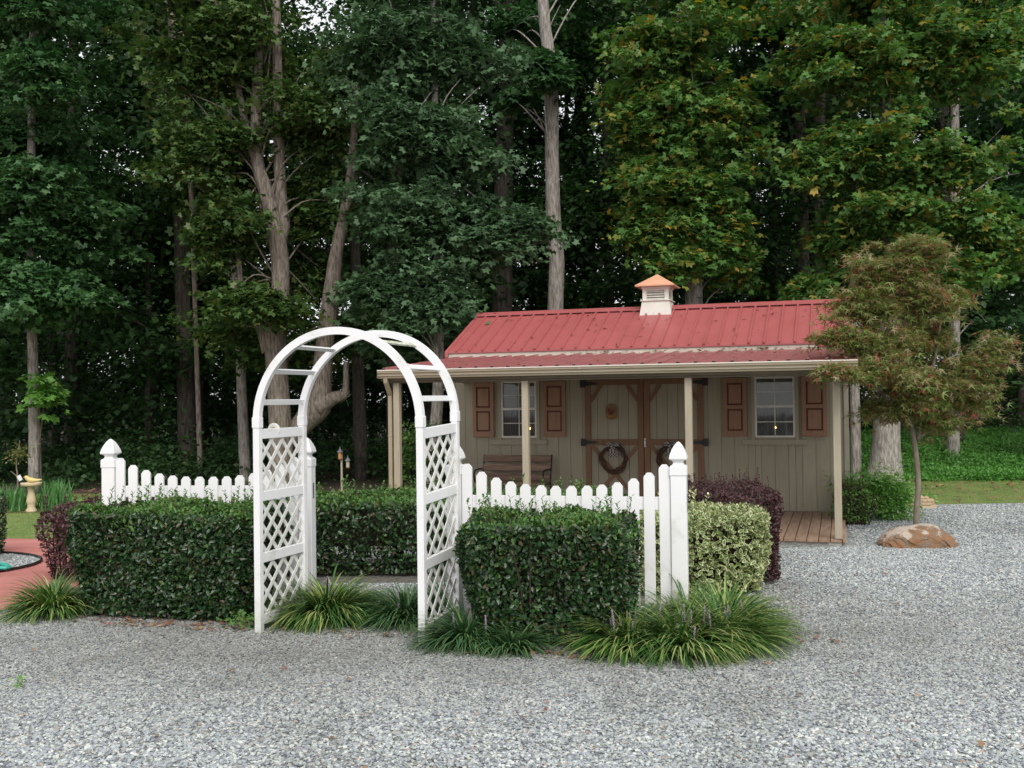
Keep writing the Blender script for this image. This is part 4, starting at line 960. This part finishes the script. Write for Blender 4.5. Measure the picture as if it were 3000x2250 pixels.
# tall bare trunk
Y = 23.5
tree('tall_pale_tree', 'tall bare pale trunk rising behind the shed roof', (at(1632, 1430, Y).x, Y, 0),
     [path(Y, [(1632, 1450), (1632, 1100), (1628, 900), (1632, 760), (1622, 640), (1618, 450), (1617, 300), (1608, 150), (1592, 0), (1575, -400)], [32, 27, 24, 23, 23, 21, 20, 19, 17, 12])],
     [pb(1575, 175, Y - .6, 50, 40, 11), pb(1615, 225, Y - .7, 45, 28, 7), pb(1520, 60, Y + 1.5, 110, 70, 18), pb(1520, 280, Y + .9, 60, 50, 12), pb(1720, -60, Y + 2, 160, 90, 26), pb(1560, -220, Y + 2, 200, 60, 26)],
     M['bark_pale'], M['maple_leaf'], .13, 50)
# right maples
Y = 22.5
tree('yellowing_maple', 'broad maple with yellowing leaves above the cupola', (at(2036, 1400, Y).x, Y, 0), [path(Y, [(2040, 1430), (2036, 1100), (2034, 880), (2030, 700), (2020, 400), (2010, 0), (2000, -400)], [30, 27, 26, 24, 20, 14, 8])],
     [pb(1960, 120, Y - .5, 170, 120, 84), pb(1920, 330, Y - .4, 130, 110, 58), pb(2080, 330, Y - .6, 140, 130, 68), pb(2010, 540, Y - .6, 150, 90, 62), pb(1930, 640, Y - .8, 110, 70, 36), pb(2100, 650, Y - .6, 120, 80, 46), pb(2010, 760, Y - .9, 140, 60, 50), pb(2150, 770, Y - .3, 60, 50, 16), pb(2060, -60, Y, 260, 110, 60), pb(1870, 480, Y - .4, 60, 80, 18)],
     M['bark_pale'], M['yellow_leaf'], .105, 92)
Y = 21.6
tree('yellowing_maple', 'wide maple with a thick flared pale trunk behind the small red-leaved tree', (at(2595, 1410, Y).x, Y, 0), [path(Y, [(2588, 1425), (2592, 1370), (2596, 1290), (2600, 1150), (2608, 1000), (2616, 760), (2606, 500), (2590, 100), (2580, -300)], [68, 48, 39, 36, 32, 24, 20, 14, 8])],
     [pb(2480, 180, Y - .5, 170, 110, 80), pb(2720, 130, Y - .5, 200, 130, 90), pb(2420, 470, Y - .6, 100, 70, 36), pb(2560, 440, Y - .9, 170, 90, 74), pb(2760, 470, Y - .7, 160, 70, 60), pb(2900, 120, Y - .2, 150, 150, 60), pb(2600, 620, Y - .5, 160, 70, 52), pb(2820, 640, Y - .6, 160, 60, 50), pb(2480, 700, Y - .2, 100, 80, 34), pb(2760, 780, Y - .3, 150, 60, 40), pb(2920, 740, Y - .3, 80, 50, 20), pb(2380, 840, Y - .2, 50, 50, 12), pb(2600, -60, Y, 360, 100, 80)],
     M['bark_pale'], M['yellow_leaf'], .105, 92)
Y = 25
tree('woodland_tree', 'dark trunk rising right of the cupola behind the shed', (at(2355, 1400, Y).x, Y, 0), [path(Y, [(2360, 1430), (2358, 1000), (2356, 880), (2352, 600), (2345, 300), (2335, 0), (2325, -400)], [22, 20, 19, 18, 17, 15, 10])], [pb(2300, 250, Y, 90, 100, 26), pb(2290, 60, Y, 120, 80, 26), pb(2250, 900, Y + 2, 90, 60, 16)], M['bark_dark'], M['maple_leaf'], .18, 28, group='single dark trunks')
Y = 22.6
tree('thick_pale_tree', 'narrow pale trunk standing just right of the shed wall', (at(2508, 1390, 22).x, 22, 0), [path(22, [(2508, 1430), (2506, 1250), (2502, 1000), (2496, 700)], [17, 15, 13, 10])], [], M['bark_pale'], None, 0, 0)
tree('bank_tree', 'pale trunk standing on the green bank at right', (at(2788, 1360, 25.5).x, 25.5, .12), [path(25.5, [(2785, 1372), (2790, 1330), (2792, 1200), (2796, 1000), (2800, 600), (2805, 0)], [27, 20, 18, 17, 14, 10])], [pb(2820, 960, 26.5, 130, 60, 20), pb(2950, 400, 27, 120, 160, 30)], M['bark_pale'], M['maple_leaf'], .18, 26)
tree('woodland_tree', 'dark trunk behind the arch, left of the porch post', (at(1055, 1400, 25).x, 25, 0), [path(25, [(1060, 1420), (1055, 1250), (1048, 1050), (1040, 700), (1030, 200)], [21, 19, 17, 14, 8])], [pb(1010, 1000, 26, 100, 40, 12)], M['bark_dark'], M['maple_leaf'], .17, 24, group='single dark trunks')

# generic forest trees behind, three shapes copied
def forest_proto(k, leafm, bark, hgt_, cr0, rad, nb):
    t = empty('forest_tree', (0, 0, 0), 0, label='tall tree trunk standing deep in the dark wood behind the garden', cat='tree', group='forest trees behind the garden')
    lx, ly = random.uniform(-.8, .8), random.uniform(-.5, .5); mb = MB()
    main = [(0, 0, -.2), (lx * .2, ly * .2, hgt_ * .25), (lx * .5, ly * .5, hgt_ * .5), (lx, ly, hgt_)]
    limbs(mb, [(main, [rad * 1.25, rad, rad * .8, rad * .3])], 9)
    bl = []
    for i in range(nb):
        z = cr0 + (hgt_ - cr0) * (i + .5) / nb; a = random.uniform(0, 6.28); r = random.uniform(.8, 2.0)
        bl.append((lx * z / hgt_ + r * math.cos(a), ly * z / hgt_ + r * math.sin(a), z, random.uniform(1.5, 2.4), random.uniform(1.5, 2.4), random.uniform(.7, 1.4), 34))
        limbs(mb, [([(lx * z / hgt_, ly * z / hgt_, z - .8), (bl[-1][0] * .6, bl[-1][1] * .6, z - .2), (bl[-1][0] * 1.3, bl[-1][1] * 1.3, z + .3)], [rad * .3, rad * .2, .02])], 5)
    mb.obj('trunk', bark, t, smooth=True)
    P, Nn, Tp, S = clusters(bl, .15, 40, .4, .60)
    mobj('crown', scatter('crown', T_DIA, P, Nn, Tp, S * 1.1), leafm, t); return t
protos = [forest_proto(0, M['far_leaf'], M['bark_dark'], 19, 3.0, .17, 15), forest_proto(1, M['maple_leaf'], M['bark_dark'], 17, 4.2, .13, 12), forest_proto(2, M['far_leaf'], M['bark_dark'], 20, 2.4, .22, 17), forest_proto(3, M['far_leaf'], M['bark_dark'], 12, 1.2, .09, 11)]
spots = []
rr_ = random.Random(5)
for row, (Yr, nn) in enumerate(((26.5, 9), (30, 11), (34, 11), (39, 11), (45, 9), (52, 9))):
    for i in range(nn):
        X = (-.60 + 1.2 * (i + rr_.uniform(.15, .85)) / nn) * Yr; spots.append((X, Yr + rr_.uniform(-1.6, 1.6), rr_.choice((0, 0, 1, 2, 3, 3) if row < 3 else (0, 1, 2, 2, 3))))
used = set()
for (X, Yy, k) in spots:
    pr = protos[k]
    if k not in used: used.add(k); t = pr
    else:
        t = link(pr.copy())
        for ch in pr.children:
            c = link(ch.copy()); c.parent = t
    s = rr_.uniform(.85, 1.2); t.location = (X, Yy, hgt(X, Yy) - .05); t.scale = (s, s, s * rr_.uniform(.95, 1.1)); t.rotation_euler = (0, 0, rr_.uniform(0, 6.28))
for k in range(4):
    if k not in used: protos[k].location = (-22 + 12 * k, 50, 0)

# undergrowth at the wood edge
def mass(name, lab, cells, leaf, n_leaf, mat, tmpl=T_DIA, spread=.5):
    P, Nn, Tp, S = clusters(cells, leaf, n_leaf, .6, spread, .8)
    P[:, 2] = np.maximum(P[:, 2], .02)
    return mobj(name, scatter(name, tmpl, P, Nn, Tp, S), mat, None, kind='stuff', label=lab, cat='undergrowth')
cells = []
for i in range(70):
    X = -17 + 20 * rng.random(); Yy = 23.6 + 5.5 * rng.random(); h = rng.uniform(.5, 1.6) * (1.0 if Yy > 24.5 else .6); cells.append((X, Yy, h * .55, .9, .8, h * .6, 13))
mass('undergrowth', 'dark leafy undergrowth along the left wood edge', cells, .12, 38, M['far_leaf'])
cells = []
for i in range(55):
    X = 1 + 20 * rng.random(); Yy = 29 + 6 * rng.random(); cells.append((X, Yy, .5 + .9 * rng.random(), 1.1, .9, .9, 12))
mass('far_undergrowth', 'dark low growth behind the green bank at right', cells, .12, 34, M['far_leaf'])
# low leafy thicket deep in the wood closing the view between the trunks
cells = []
for i in range(210):
    Yy = 33 + 22 * rng.random(); X = (-.62 + 1.24 * rng.random()) * Yy; h = rng.uniform(1.2, 5.2); cells.append((X, Yy, h * .55, 1.9, 1.5, h * .55, 15))
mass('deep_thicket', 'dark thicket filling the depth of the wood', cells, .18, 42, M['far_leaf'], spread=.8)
# ground cover bank at right
n = 100000; X = rng.uniform(3.5, 16, n); Yy = 21.9 + rng.random(n) ** 1.3 * 9.5
keep = Yy > 22.0 + .25 * np.sin(X * 1.7) + .15 * np.sin(X * 4.1); X, Yy = X[keep], Yy[keep]; n = len(X)
Z = np.array([hgt(a, b) for a, b in zip(X, Yy)]) + rng.random(n) ** 1.5 * (.16 + .10 * np.sin(X * 2.3) * np.sin(Yy * 1.9))
mobj('ground_cover', scatter('ground_cover', T_DIA, np.column_stack([X, Yy, Z]), norm(rdir(n) * .7 + [0, -.5, 1]), norm(rdir(n) + [0, -.5, -.1]), rng.uniform(.04, .085, n)), M['cover'], kind='stuff', label='bright green creeping ground cover on the bank behind the side lawn', cat='ground cover')
# lawn blades
def lawn_blades(name, n, xr, yr, keepf, lab, h=(.02, .045)):
    X, Yy = rng.uniform(*xr, n), rng.uniform(*yr, n); k = keepf(X, Yy); X, Yy = X[k], Yy[k]; n = len(X)
    me = blades(name, np.column_stack([X, Yy, 0 * X - .004]), rng.uniform(0, 6.28, n), rng.uniform(*h, n), rng.uniform(.0, .5, n), rng.uniform(.006, .010, n), .8, 2)
    mobj(name, me, M['grassblade'], kind='stuff', label=lab, cat='grass')
lawn_blades('lawn_grass', 75000, (-11.5, -4.6), (13.7, 21.6), lambda x, y: y > 14.55 - .28 * (x + 7.2) , 'short green grass of the left lawn beyond the red path')
lawn_blades('side_grass', 60000, (5, 14), (17.35, 22.0), lambda x, y: (y > 17.45 + .05 * np.sin(x * 3)) & (rng.random(len(x)) < .85), 'thin green grass strip behind the gravel at right')

# ---------------------------------------------------------------- japanese maple, boulder and small things at the right
Y = 13.55
def jp(px, py, Yy=Y): return at(px, py, Yy)
mpaths = [path(Y, [(2682, 1600), (2684, 1500), (2689, 1420), (2683, 1330), (2672, 1250), (2660, 1150), (2650, 1000), (2655, 850), (2650, 720)], [10.5, 9, 8, 7.5, 7, 6, 4.5, 3, 2]),
          path(Y, [(2686, 1285), (2715, 1265), (2745, 1248), (2800, 1180), (2870, 1060), (2920, 1010)], [6, 5.5, 5, 4, 3, 1.5]), path(Y - .2, [(2668, 1240), (2620, 1130), (2550, 1030), (2470, 960), (2420, 930)], [6, 5, 4, 3, 1.5]),
          path(Y, [(2690, 1290), (2706, 1180), (2740, 1050), (2760, 900), (2750, 800)], [6, 5, 4, 3, 1.5]), path(Y - .3, [(2672, 1250), (2610, 1180), (2540, 1110), (2460, 1085)], [4, 3.5, 3, 1.5]), path(Y + .3, [(2655, 1080), (2590, 900), (2560, 780)], [4, 3, 1.5])]
mb_ = [pb(2600, 790, Y, 120, 60, 60), pb(2690, 730, Y, 90, 45, 42), pb(2540, 890, Y - .2, 110, 60, 55), pb(2700, 880, Y, 130, 70, 62), pb(2460, 985, Y - .5, 75, 45, 34), pb(2580, 1000, Y - .3, 120, 60, 58), pb(2740, 990, Y + .1, 70, 50, 20), pb(2450, 1085, Y - 1.1, 70, 20, 14), pb(2560, 1080, Y - .7, 90, 40, 34),
       pb(2650, 1100, Y - .3, 110, 60, 54), pb(2780, 1120, Y - .1, 90, 60, 40), pb(2860, 1060, Y, 70, 50, 26), pb(2925, 1010, Y + .1, 50, 45, 12), pb(2620, 1190, Y - .2, 80, 45, 28), pb(2750, 1230, Y, 80, 45, 24), pb(2680, 1170, Y - .3, 80, 50, 26), pb(2830, 1180, Y, 60, 50, 14), pb(2900, 1130, Y, 40, 50, 7), pb(2790, 870, Y + .2, 50, 50, 14)]
mb_ = [(a, b, c, d, e * .75, f, g) for (a, b, c, d, e, f, g) in mb_]
mb_ = [(a, b, c, d * .92, e, f * .9, int(g * 2.0)) for (a, b, c, d, e, f, g) in mb_]
tree('japanese_maple', 'small rounded tree with reddish green feathery leaves behind the boulder', (mpaths[0][0][0].x, Y, 0), mpaths, mb_, M['bark_smooth'], M['jap_leaf'], .088, 30, T_JAP, spread=.20, flat_=.22, twigs=False)
# boulder
def boulder():
    t = empty('boulder', (4.93, 12.75, 0), R(-4), label='long rust and cream coloured boulder in front of the small red-leaved tree', cat='boulder')
    bm = bmesh.new(); bmesh.ops.create_icosphere(bm, subdivisions=5, radius=1)
    prof = [(-1, .66), (-.82, .80), (-.5, .90), (-.2, .98), (.15, 1.05), (.40, 1.06), (.62, .86), (.80, .66), (1, .32)]
    for v in bm.verts:
        x, y, z = v.co; s = 1.0
        x = math.copysign(abs(x) ** .62, x); zz = max(z, -.35); zz = math.copysign(abs(zz) ** .75, zz)
        h = np.interp(x, [p[0] for p in prof], [p[1] for p in prof])
        nse = .05 * math.sin(9 * x + 3 * y) * math.sin(7 * z + 2) + .03 * math.sin(17 * y + 11 * x + 5) + .018 * math.sin(31 * x + 23 * z) + .015 * math.sin(41 * y - 19 * z)
        v.co = Vector((x * .475 + nse * .2, y * .26 + nse * .35, zz * .245 * h + nse * .22 + .0))
    me = bpy.data.meshes.new('rock'); bm.to_mesh(me); bm.free(); me.polygons.foreach_set('use_smooth', [False] * len(me.polygons))
    m, nt, b = newmat('rusty boulder'); v = coords(nt, (1, 1, 1)); n1 = N(nt, 'ShaderNodeTexNoise', Scale=4.2, Detail=8, Roughness=.65); n2 = N(nt, 'ShaderNodeTexNoise', Scale=14.0, Detail=8, Roughness=.7)
    nt.links.new(v, n1.inputs['Vector']); nt.links.new(v, n2.inputs['Vector'])
    r1 = ramp(nt, [(.35, (.30, .125, .05)), (.48, (.22, .12, .06)), (.56, (.17, .125, .09)), (.70, (.33, .22, .13))], n2.outputs['Fac'])
    sx = nt.nodes.new('ShaderNodeSeparateXYZ'); nt.links.new(v, sx.inputs[0])
    ma = nt.nodes.new('ShaderNodeMath'); ma.operation = 'MULTIPLY_ADD'; ma.inputs[1].default_value = 1.1; nt.links.new(sx.outputs['Z'], ma.inputs[0]); nt.links.new(n1.outputs['Fac'], ma.inputs[2])
    m2 = nt.nodes.new('ShaderNodeMath'); m2.operation = 'MULTIPLY_ADD'; m2.inputs[1].default_value = -.30; nt.links.new(sx.outputs['X'], m2.inputs[0]); nt.links.new(ma.outputs[0], m2.inputs[2])
    r2 = ramp(nt, [(.70, (0, 0, 0)), (.76, (1, 1, 1))], m2.outputs[0]); mx = nt.nodes.new('ShaderNodeMix'); mx.data_type = 'RGBA'
    nt.links.new(r2.outputs[0], mx.inputs['Factor']); nt.links.new(r1.outputs[0], mx.inputs['A']); mx.inputs['B'].default_value = (.43, .365, .30, 1)
    nt.links.new(mx.outputs['Result'], b.inputs['Base Color']); b.inputs['Roughness'].default_value = .85
    bp = N(nt, 'ShaderNodeBump', Strength=.8, Distance=.02); nt.links.new(n2.outputs['Fac'], bp.inputs['Height']); nt.links.new(bp.outputs[0], b.inputs['Normal'])
    mobj('rock', me, m, t)
boulder()
# loose bush against the shed corner
bq = at(2575, 1520, 15.6)
tree('box_bush', 'loose bright green bush against the right corner of the shed', (bq.x, 15.6, 0), [([Vector((bq.x, 15.6, 0)), Vector((bq.x + .05, 15.6, .5))], [.03, .01]), ([Vector((bq.x - .3, 15.6, 0)), Vector((bq.x - .4, 15.5, .5))], [.02, .01])],
     [(bq.x - .30, 15.5, .42, .36, .34, .30, 60), (bq.x + .22, 15.6, .38, .36, .34, .27, 60), (bq.x - .05, 15.4, .52, .30, .25, .20, 34), (bq.x + .1, 15.4, .2, .5, .3, .16, 40)], M['bark_smooth'], M['box_leaf'], .055, 34, T_OVAL, cat='bush', spread=.16, flat_=.8, twigs=False)
# stacked timber by the lawn edge
tm = empty('timber_stack', (6.35, 17.0, 0), R(-8), label='small stack of pale timber boards on the gravel behind the small tree', cat='timber')
M['pine'] = surf('pale timber', (.45, .33, .21), (.62, .48, .34), (3, 20, 20), .7, .2, rand=.1)
for z, y, xo in ((.0, -.07, 0), (.0, .08, .06), (.05, -.04, -.05), (.05, .09, .02), (.10, .02, 0), (.15, .03, -.08)):
    box('timber_board', M['pine'], tm, -.55 + xo, .48 + xo, y - .06, y + .06, z, z + .042, .003)

# ---------------------------------------------------------------- left side: birdbath, sapling, irises, hose, lamp post
M['cast'] = surf('tan cast stone', (.45, .36, .23), (.60, .49, .33), (9, 9, 9), .8, .3)
bbp = at(95, 1500, 18.08)
bb = empty('birdbath', (bbp.x, 18.08, 0), 0, label='tan stone birdbath on a short pedestal among the irises', cat='birdbath')
MB().lathe([(.095, 0), (.09, .04), (.062, .09), (.07, .15), (.082, .19), (.072, .24), (.056, .34), (.048, .42), (.06, .45)], 20).obj('pedestal', M['cast'], bb, smooth=True)
MB().lathe([(.07, .445), (.16, .46), (.17, .475), (.175, .50), (.17, .515), (.155, .505), (.02, .48)], 28).obj('bowl', M['cast'], bb, smooth=True)
bb.scale = (1, 1, 1)
bd = empty('bird_figurine', (bbp.x + .04, 18.0, .508), R(10), label='small yellow bird ornament perched on the birdbath rim', cat='ornament')
bd.scale = (1.7, 1.7, 1.7)
M['yel'] = flat('pale yellow glaze', (.62, .50, .20), .5)
def blob(pts, radii, name, mat, parent, seg=8):
    mb = MB(); limbs(mb, [(pts, radii)], 10); return mb.obj(name, mat, parent, smooth=True)
blob([(-.065, 0, .055), (-.05, 0, .06), (-.03, 0, .045), (.0, 0, .03), (.05, 0, .028), (.10, 0, .036)], [.006, .022, .024, .030, .018, .004], 'body', M['yel'], bd)
MB().tube([(-.07, 0, .062), (-.085, 0, .06)], [.006, .001], 6).obj('beak', M['amber'], bd)
for sx in (-.01, .01): MB().tube([(-.005, sx, .01), (-.005, sx, -.004)], .003, 5).obj('foot', M['amber'], bd)
# sapling with tag
sp_ = at(54, 1500, 18.6)
sap = tree('young_sapling', 'thin young sapling with sparse yellowish leaves left of the birdbath', (sp_.x, 18.6, 0), [path(18.6, [(56, 1500), (54, 1400), (50, 1360), (56, 1320), (60, 1290)], [2.6, 2.2, 1.8, 1.4, .8]), path(18.6, [(52, 1395), (40, 1385), (33, 1380)], [1.6, 1.2, .8])],
           [pb(56, 1325, 18.6, 30, 38, 42)], M['bark_smooth'], leafmat('sapling leaves', [(.10, .13, .03), (.19, .20, .06), (.07, .11, .03), (.26, .20, .08)]), .05, 9, T_OVAL, spread=.12, twigs=False)
tg = mobj('nursery_tag', MB().box(-.035, .035, -.002, .002, -.05, .05).mesh('tag'), flat('white card', (.7, .7, .72), .6), None, loc=at(60, 1400, 18.5), rot=(0, R(-28), 0))
tag(tg, 'white plastic tag tied to the thin sapling', 'tag')
# irises
def irises(x0, x1, y0, y1, n, lab, hm=.42):
    cx_, cy_ = (x0 + x1) / 2, (y0 + y1) / 2
    t = empty('iris_clump', (cx_, cy_, 0), 0, label=lab, cat='irises', group='iris clumps by the birdbath')
    k = n // 9; ce = np.column_stack([rng.uniform(x0, x1, k) - cx_, rng.uniform(y0, y1, k) - cy_]); c = ce[rng.integers(0, k, n)] + rng.normal(0, .04, (n, 2))
    me = blades('leaves', np.column_stack([c, 0 * c[:, 0]]), rng.uniform(0, 6.28, n), rng.uniform(.6, 1.25, n) * hm, rng.uniform(0, .30, n), rng.uniform(.018, .032, n), .35, 4)
    mobj('leaves', me, M['iris'], t)
irises(-9.7, -8.50, 18.1, 18.9, 420, 'upright green irises left of the birdbath')
irises(-8.27, -7.9, 18.1, 18.8, 260, 'upright green irises right of the birdbath', .48)
irises(-8.5, -8.1, 18.4, 18.9, 120, 'upright green irises directly behind the birdbath', .36)
sheet('iris_bed', [(-11, 17.95), (-8.0, 17.98), (-7.75, 18.3), (-7.9, 19.0), (-11, 19.2)], .0, M['mulch'])
# gravel island with edging and hose
isl = [(-6.85 + 1.33 * math.cos(a) , 12.02 + 1.02 * math.sin(a)) for a in [2 * math.pi * i / 48 for i in range(48)]]
sheet('gravel_island', isl, .020, M['gravelbase'])
pebbles('island_gravel', isl, .02, 1200, .016, .04, 6)
ed = MB(); ed.tube([(x, y, .035) for x, y in isl] + [(isl[0][0], isl[0][1], .035)], .015, 6, False)
tag(ed.obj('bed_edging', M['iron'], None), 'black edging strip around the gravel island at far left', 'edging')
M['hose'] = flat('teal hose', (.05, .42, .34), .45)
hp = [(-6.9, 12.2), (-6.4, 12.15), (-6.1, 12.05), (-5.88, 11.92), (-5.63, 11.64), (-5.68, 11.57), (-5.84, 11.70), (-6.05, 11.66), (-5.86, 11.50), (-5.64, 11.34), (-5.60, 11.20), (-5.78, 11.12), (-6.1, 11.16), (-6.5, 11.2)]
hs_ = MB(); limbs(hs_, [([(x, y, .055) for x, y in hp], [.021] * len(hp))], 8)
tag(hs_.obj('garden_hose', M['hose'], None, smooth=True), 'teal garden hose coiled on the gravel island at far left', 'hose')
# pole with two hanging lantern feeders
lp = at(1003, 1440, 20.5)
pole = empty('feeder_pole', (lp.x, 20.5, 0), 0, label='thin white pole with crossarm seen through the arch', cat='pole')
zt_ = at(1003, 1320, 20.5).z
MB().tube([(0, 0, 0), (0, 0, zt_)], .022, 10).obj('shaft', M['trim'], pole)
MB().tube([(0, 0, zt_ - .01), (.04, 0, zt_ + .03), (.10, 0, zt_ + .02), (.125, 0, zt_ - .03)], .006, 6).tube([(0, 0, zt_ - .01), (-.03, 0, zt_ + .02)], .006, 6).obj('hook', M['iron'], pole)
M['ltop'] = flat('grey tin roof', (.13, .13, .15), .5); M['lbody'] = flat('frosted lantern', (.42, .38, .30), .5); M['lwood'] = flat('orange wood', (.45, .22, .08), .6)
for px_, py_, mt, lab in ((997, 1325, 'lwood', 'orange bodied bird feeder on top of the thin white pole'), (1020, 1350, 'lbody', 'pale glass bird feeder hanging lower right on the thin white pole')):
    c = at(px_, py_, 20.45); L_ = empty('bird_feeder', c, 0, label=lab, cat='bird feeder', group='feeders on the white pole')
    MB().lathe([(.030, -.13), (.035, -.12), (.035, 0), (.03, .002)], 12).obj('body', M[mt], L_); MB().lathe([(.062, .003), (.058, .012), (.03, .045), (.012, .065), (.004, .11)], 14).obj('top', M['ltop'], L_); MB().lathe([(.045, -.145), (.045, -.131)], 12).obj('tray', M['rust'], L_)
# nandina shrub beside the porch post
nb_ = at(1240, 1450, 16.8)
tree('nandina_shrub', 'feathery green shrub between the left porch post and the shed wall', (nb_.x, 16.9, 0),
     [path(16.9, [(1235, 1500), (1225, 1400), (1215, 1300), (1230, 1240)], [3, 2.5, 2, 1]), path(17.0, [(1245, 1500), (1262, 1380), (1255, 1290)], [3, 2, 1]), path(17.1, [(1215, 1500), (1200, 1380), (1195, 1290)], [3, 2, 1])],
     [pb(1210, 1270, 16.9, 45, 30, 20), pb(1255, 1250, 17, 30, 22, 8), pb(1225, 1340, 16.9, 50, 60, 40), pb(1215, 1430, 16.8, 55, 50, 36), pb(1260, 1330, 17.2, 25, 60, 14)], M['bark_dark'], M['nandina'], .075, 15, T_OVAL, spread=.16, twigs=False)
# fallen leaves on drive, lawn and roofs
def litter(name, pts, size, lab, parent=None):
    n = len(pts); p = np.array(pts); mobj(name, scatter(name, T_MAPLE, p, norm(rdir(n) * .35 + [0, 0, 1]), norm(rdir(n) * [1, 1, .1] + 1e-4), size * rng.uniform(.5, 1.3, n)), M['dead_leaf'], parent, kind='stuff', label=lab if parent is None else None, cat='leaves' if parent is None else None)
pts = []
for i in range(170):
    Yy = random.uniform(4.2, 17.2); X = random.uniform(-.5, .6) * Yy
    if Yy > 8 and X < 2.4: continue
    pts.append((X, Yy, .03))
for i in range(160):
    f = random.random(); X = -3.8 + 6.2 * f; Yy = (9.1 - 1.45 * f if f < .78 else 7.6 + .6 * (f - .78) * 4) + random.gauss(-.15, .12); pts.append((X, Yy, .028))
for i in range(90):
    f = random.random(); pts.append((-3.9 + 1.75 * f + random.gauss(0, .05), 9.05 - .53 * f + random.gauss(0, .07), .022))
    f = random.random(); pts.append((-.5 + 1.4 * f, 7.72 - .26 * f + random.gauss(0, .07), .022))
litter('fallen_leaves', pts, .034, 'scattered brown and red fallen leaves on the gravel')
pts = [(random.uniform(5.5, 13), random.uniform(17.6, 23.5), .05) for i in range(420)] + [(random.uniform(-9.5, -4), random.uniform(20.6, 22.4), .04) for i in range(160)]
litter('lawn_leaves', pts, .075, 'brown fallen leaves scattered on the lawns')
pts = []
for i in range(75):
    n_ = EN + random.random() * (RN - EN); pts.append((random.uniform(RX0 + .2, RX1 - .1), n_, EZ + (n_ - EN) * sl + .03))
for i in range(70): n_ = random.uniform(0, EN); pts.append((random.uniform(PX0 + .5, PX1), n_, PZ0 + n_ / EN * (PZ1 - PZ0) + .03))
for i in range(90): n_ = EN - abs(random.gauss(0, .08)); pts.append((-4.4 + 4.4 * random.random() ** .8, n_, PZ0 + n_ / EN * (PZ1 - PZ0) + .02 + random.random() * .035))
litter('roof_leaves', pts, .045, None, house)
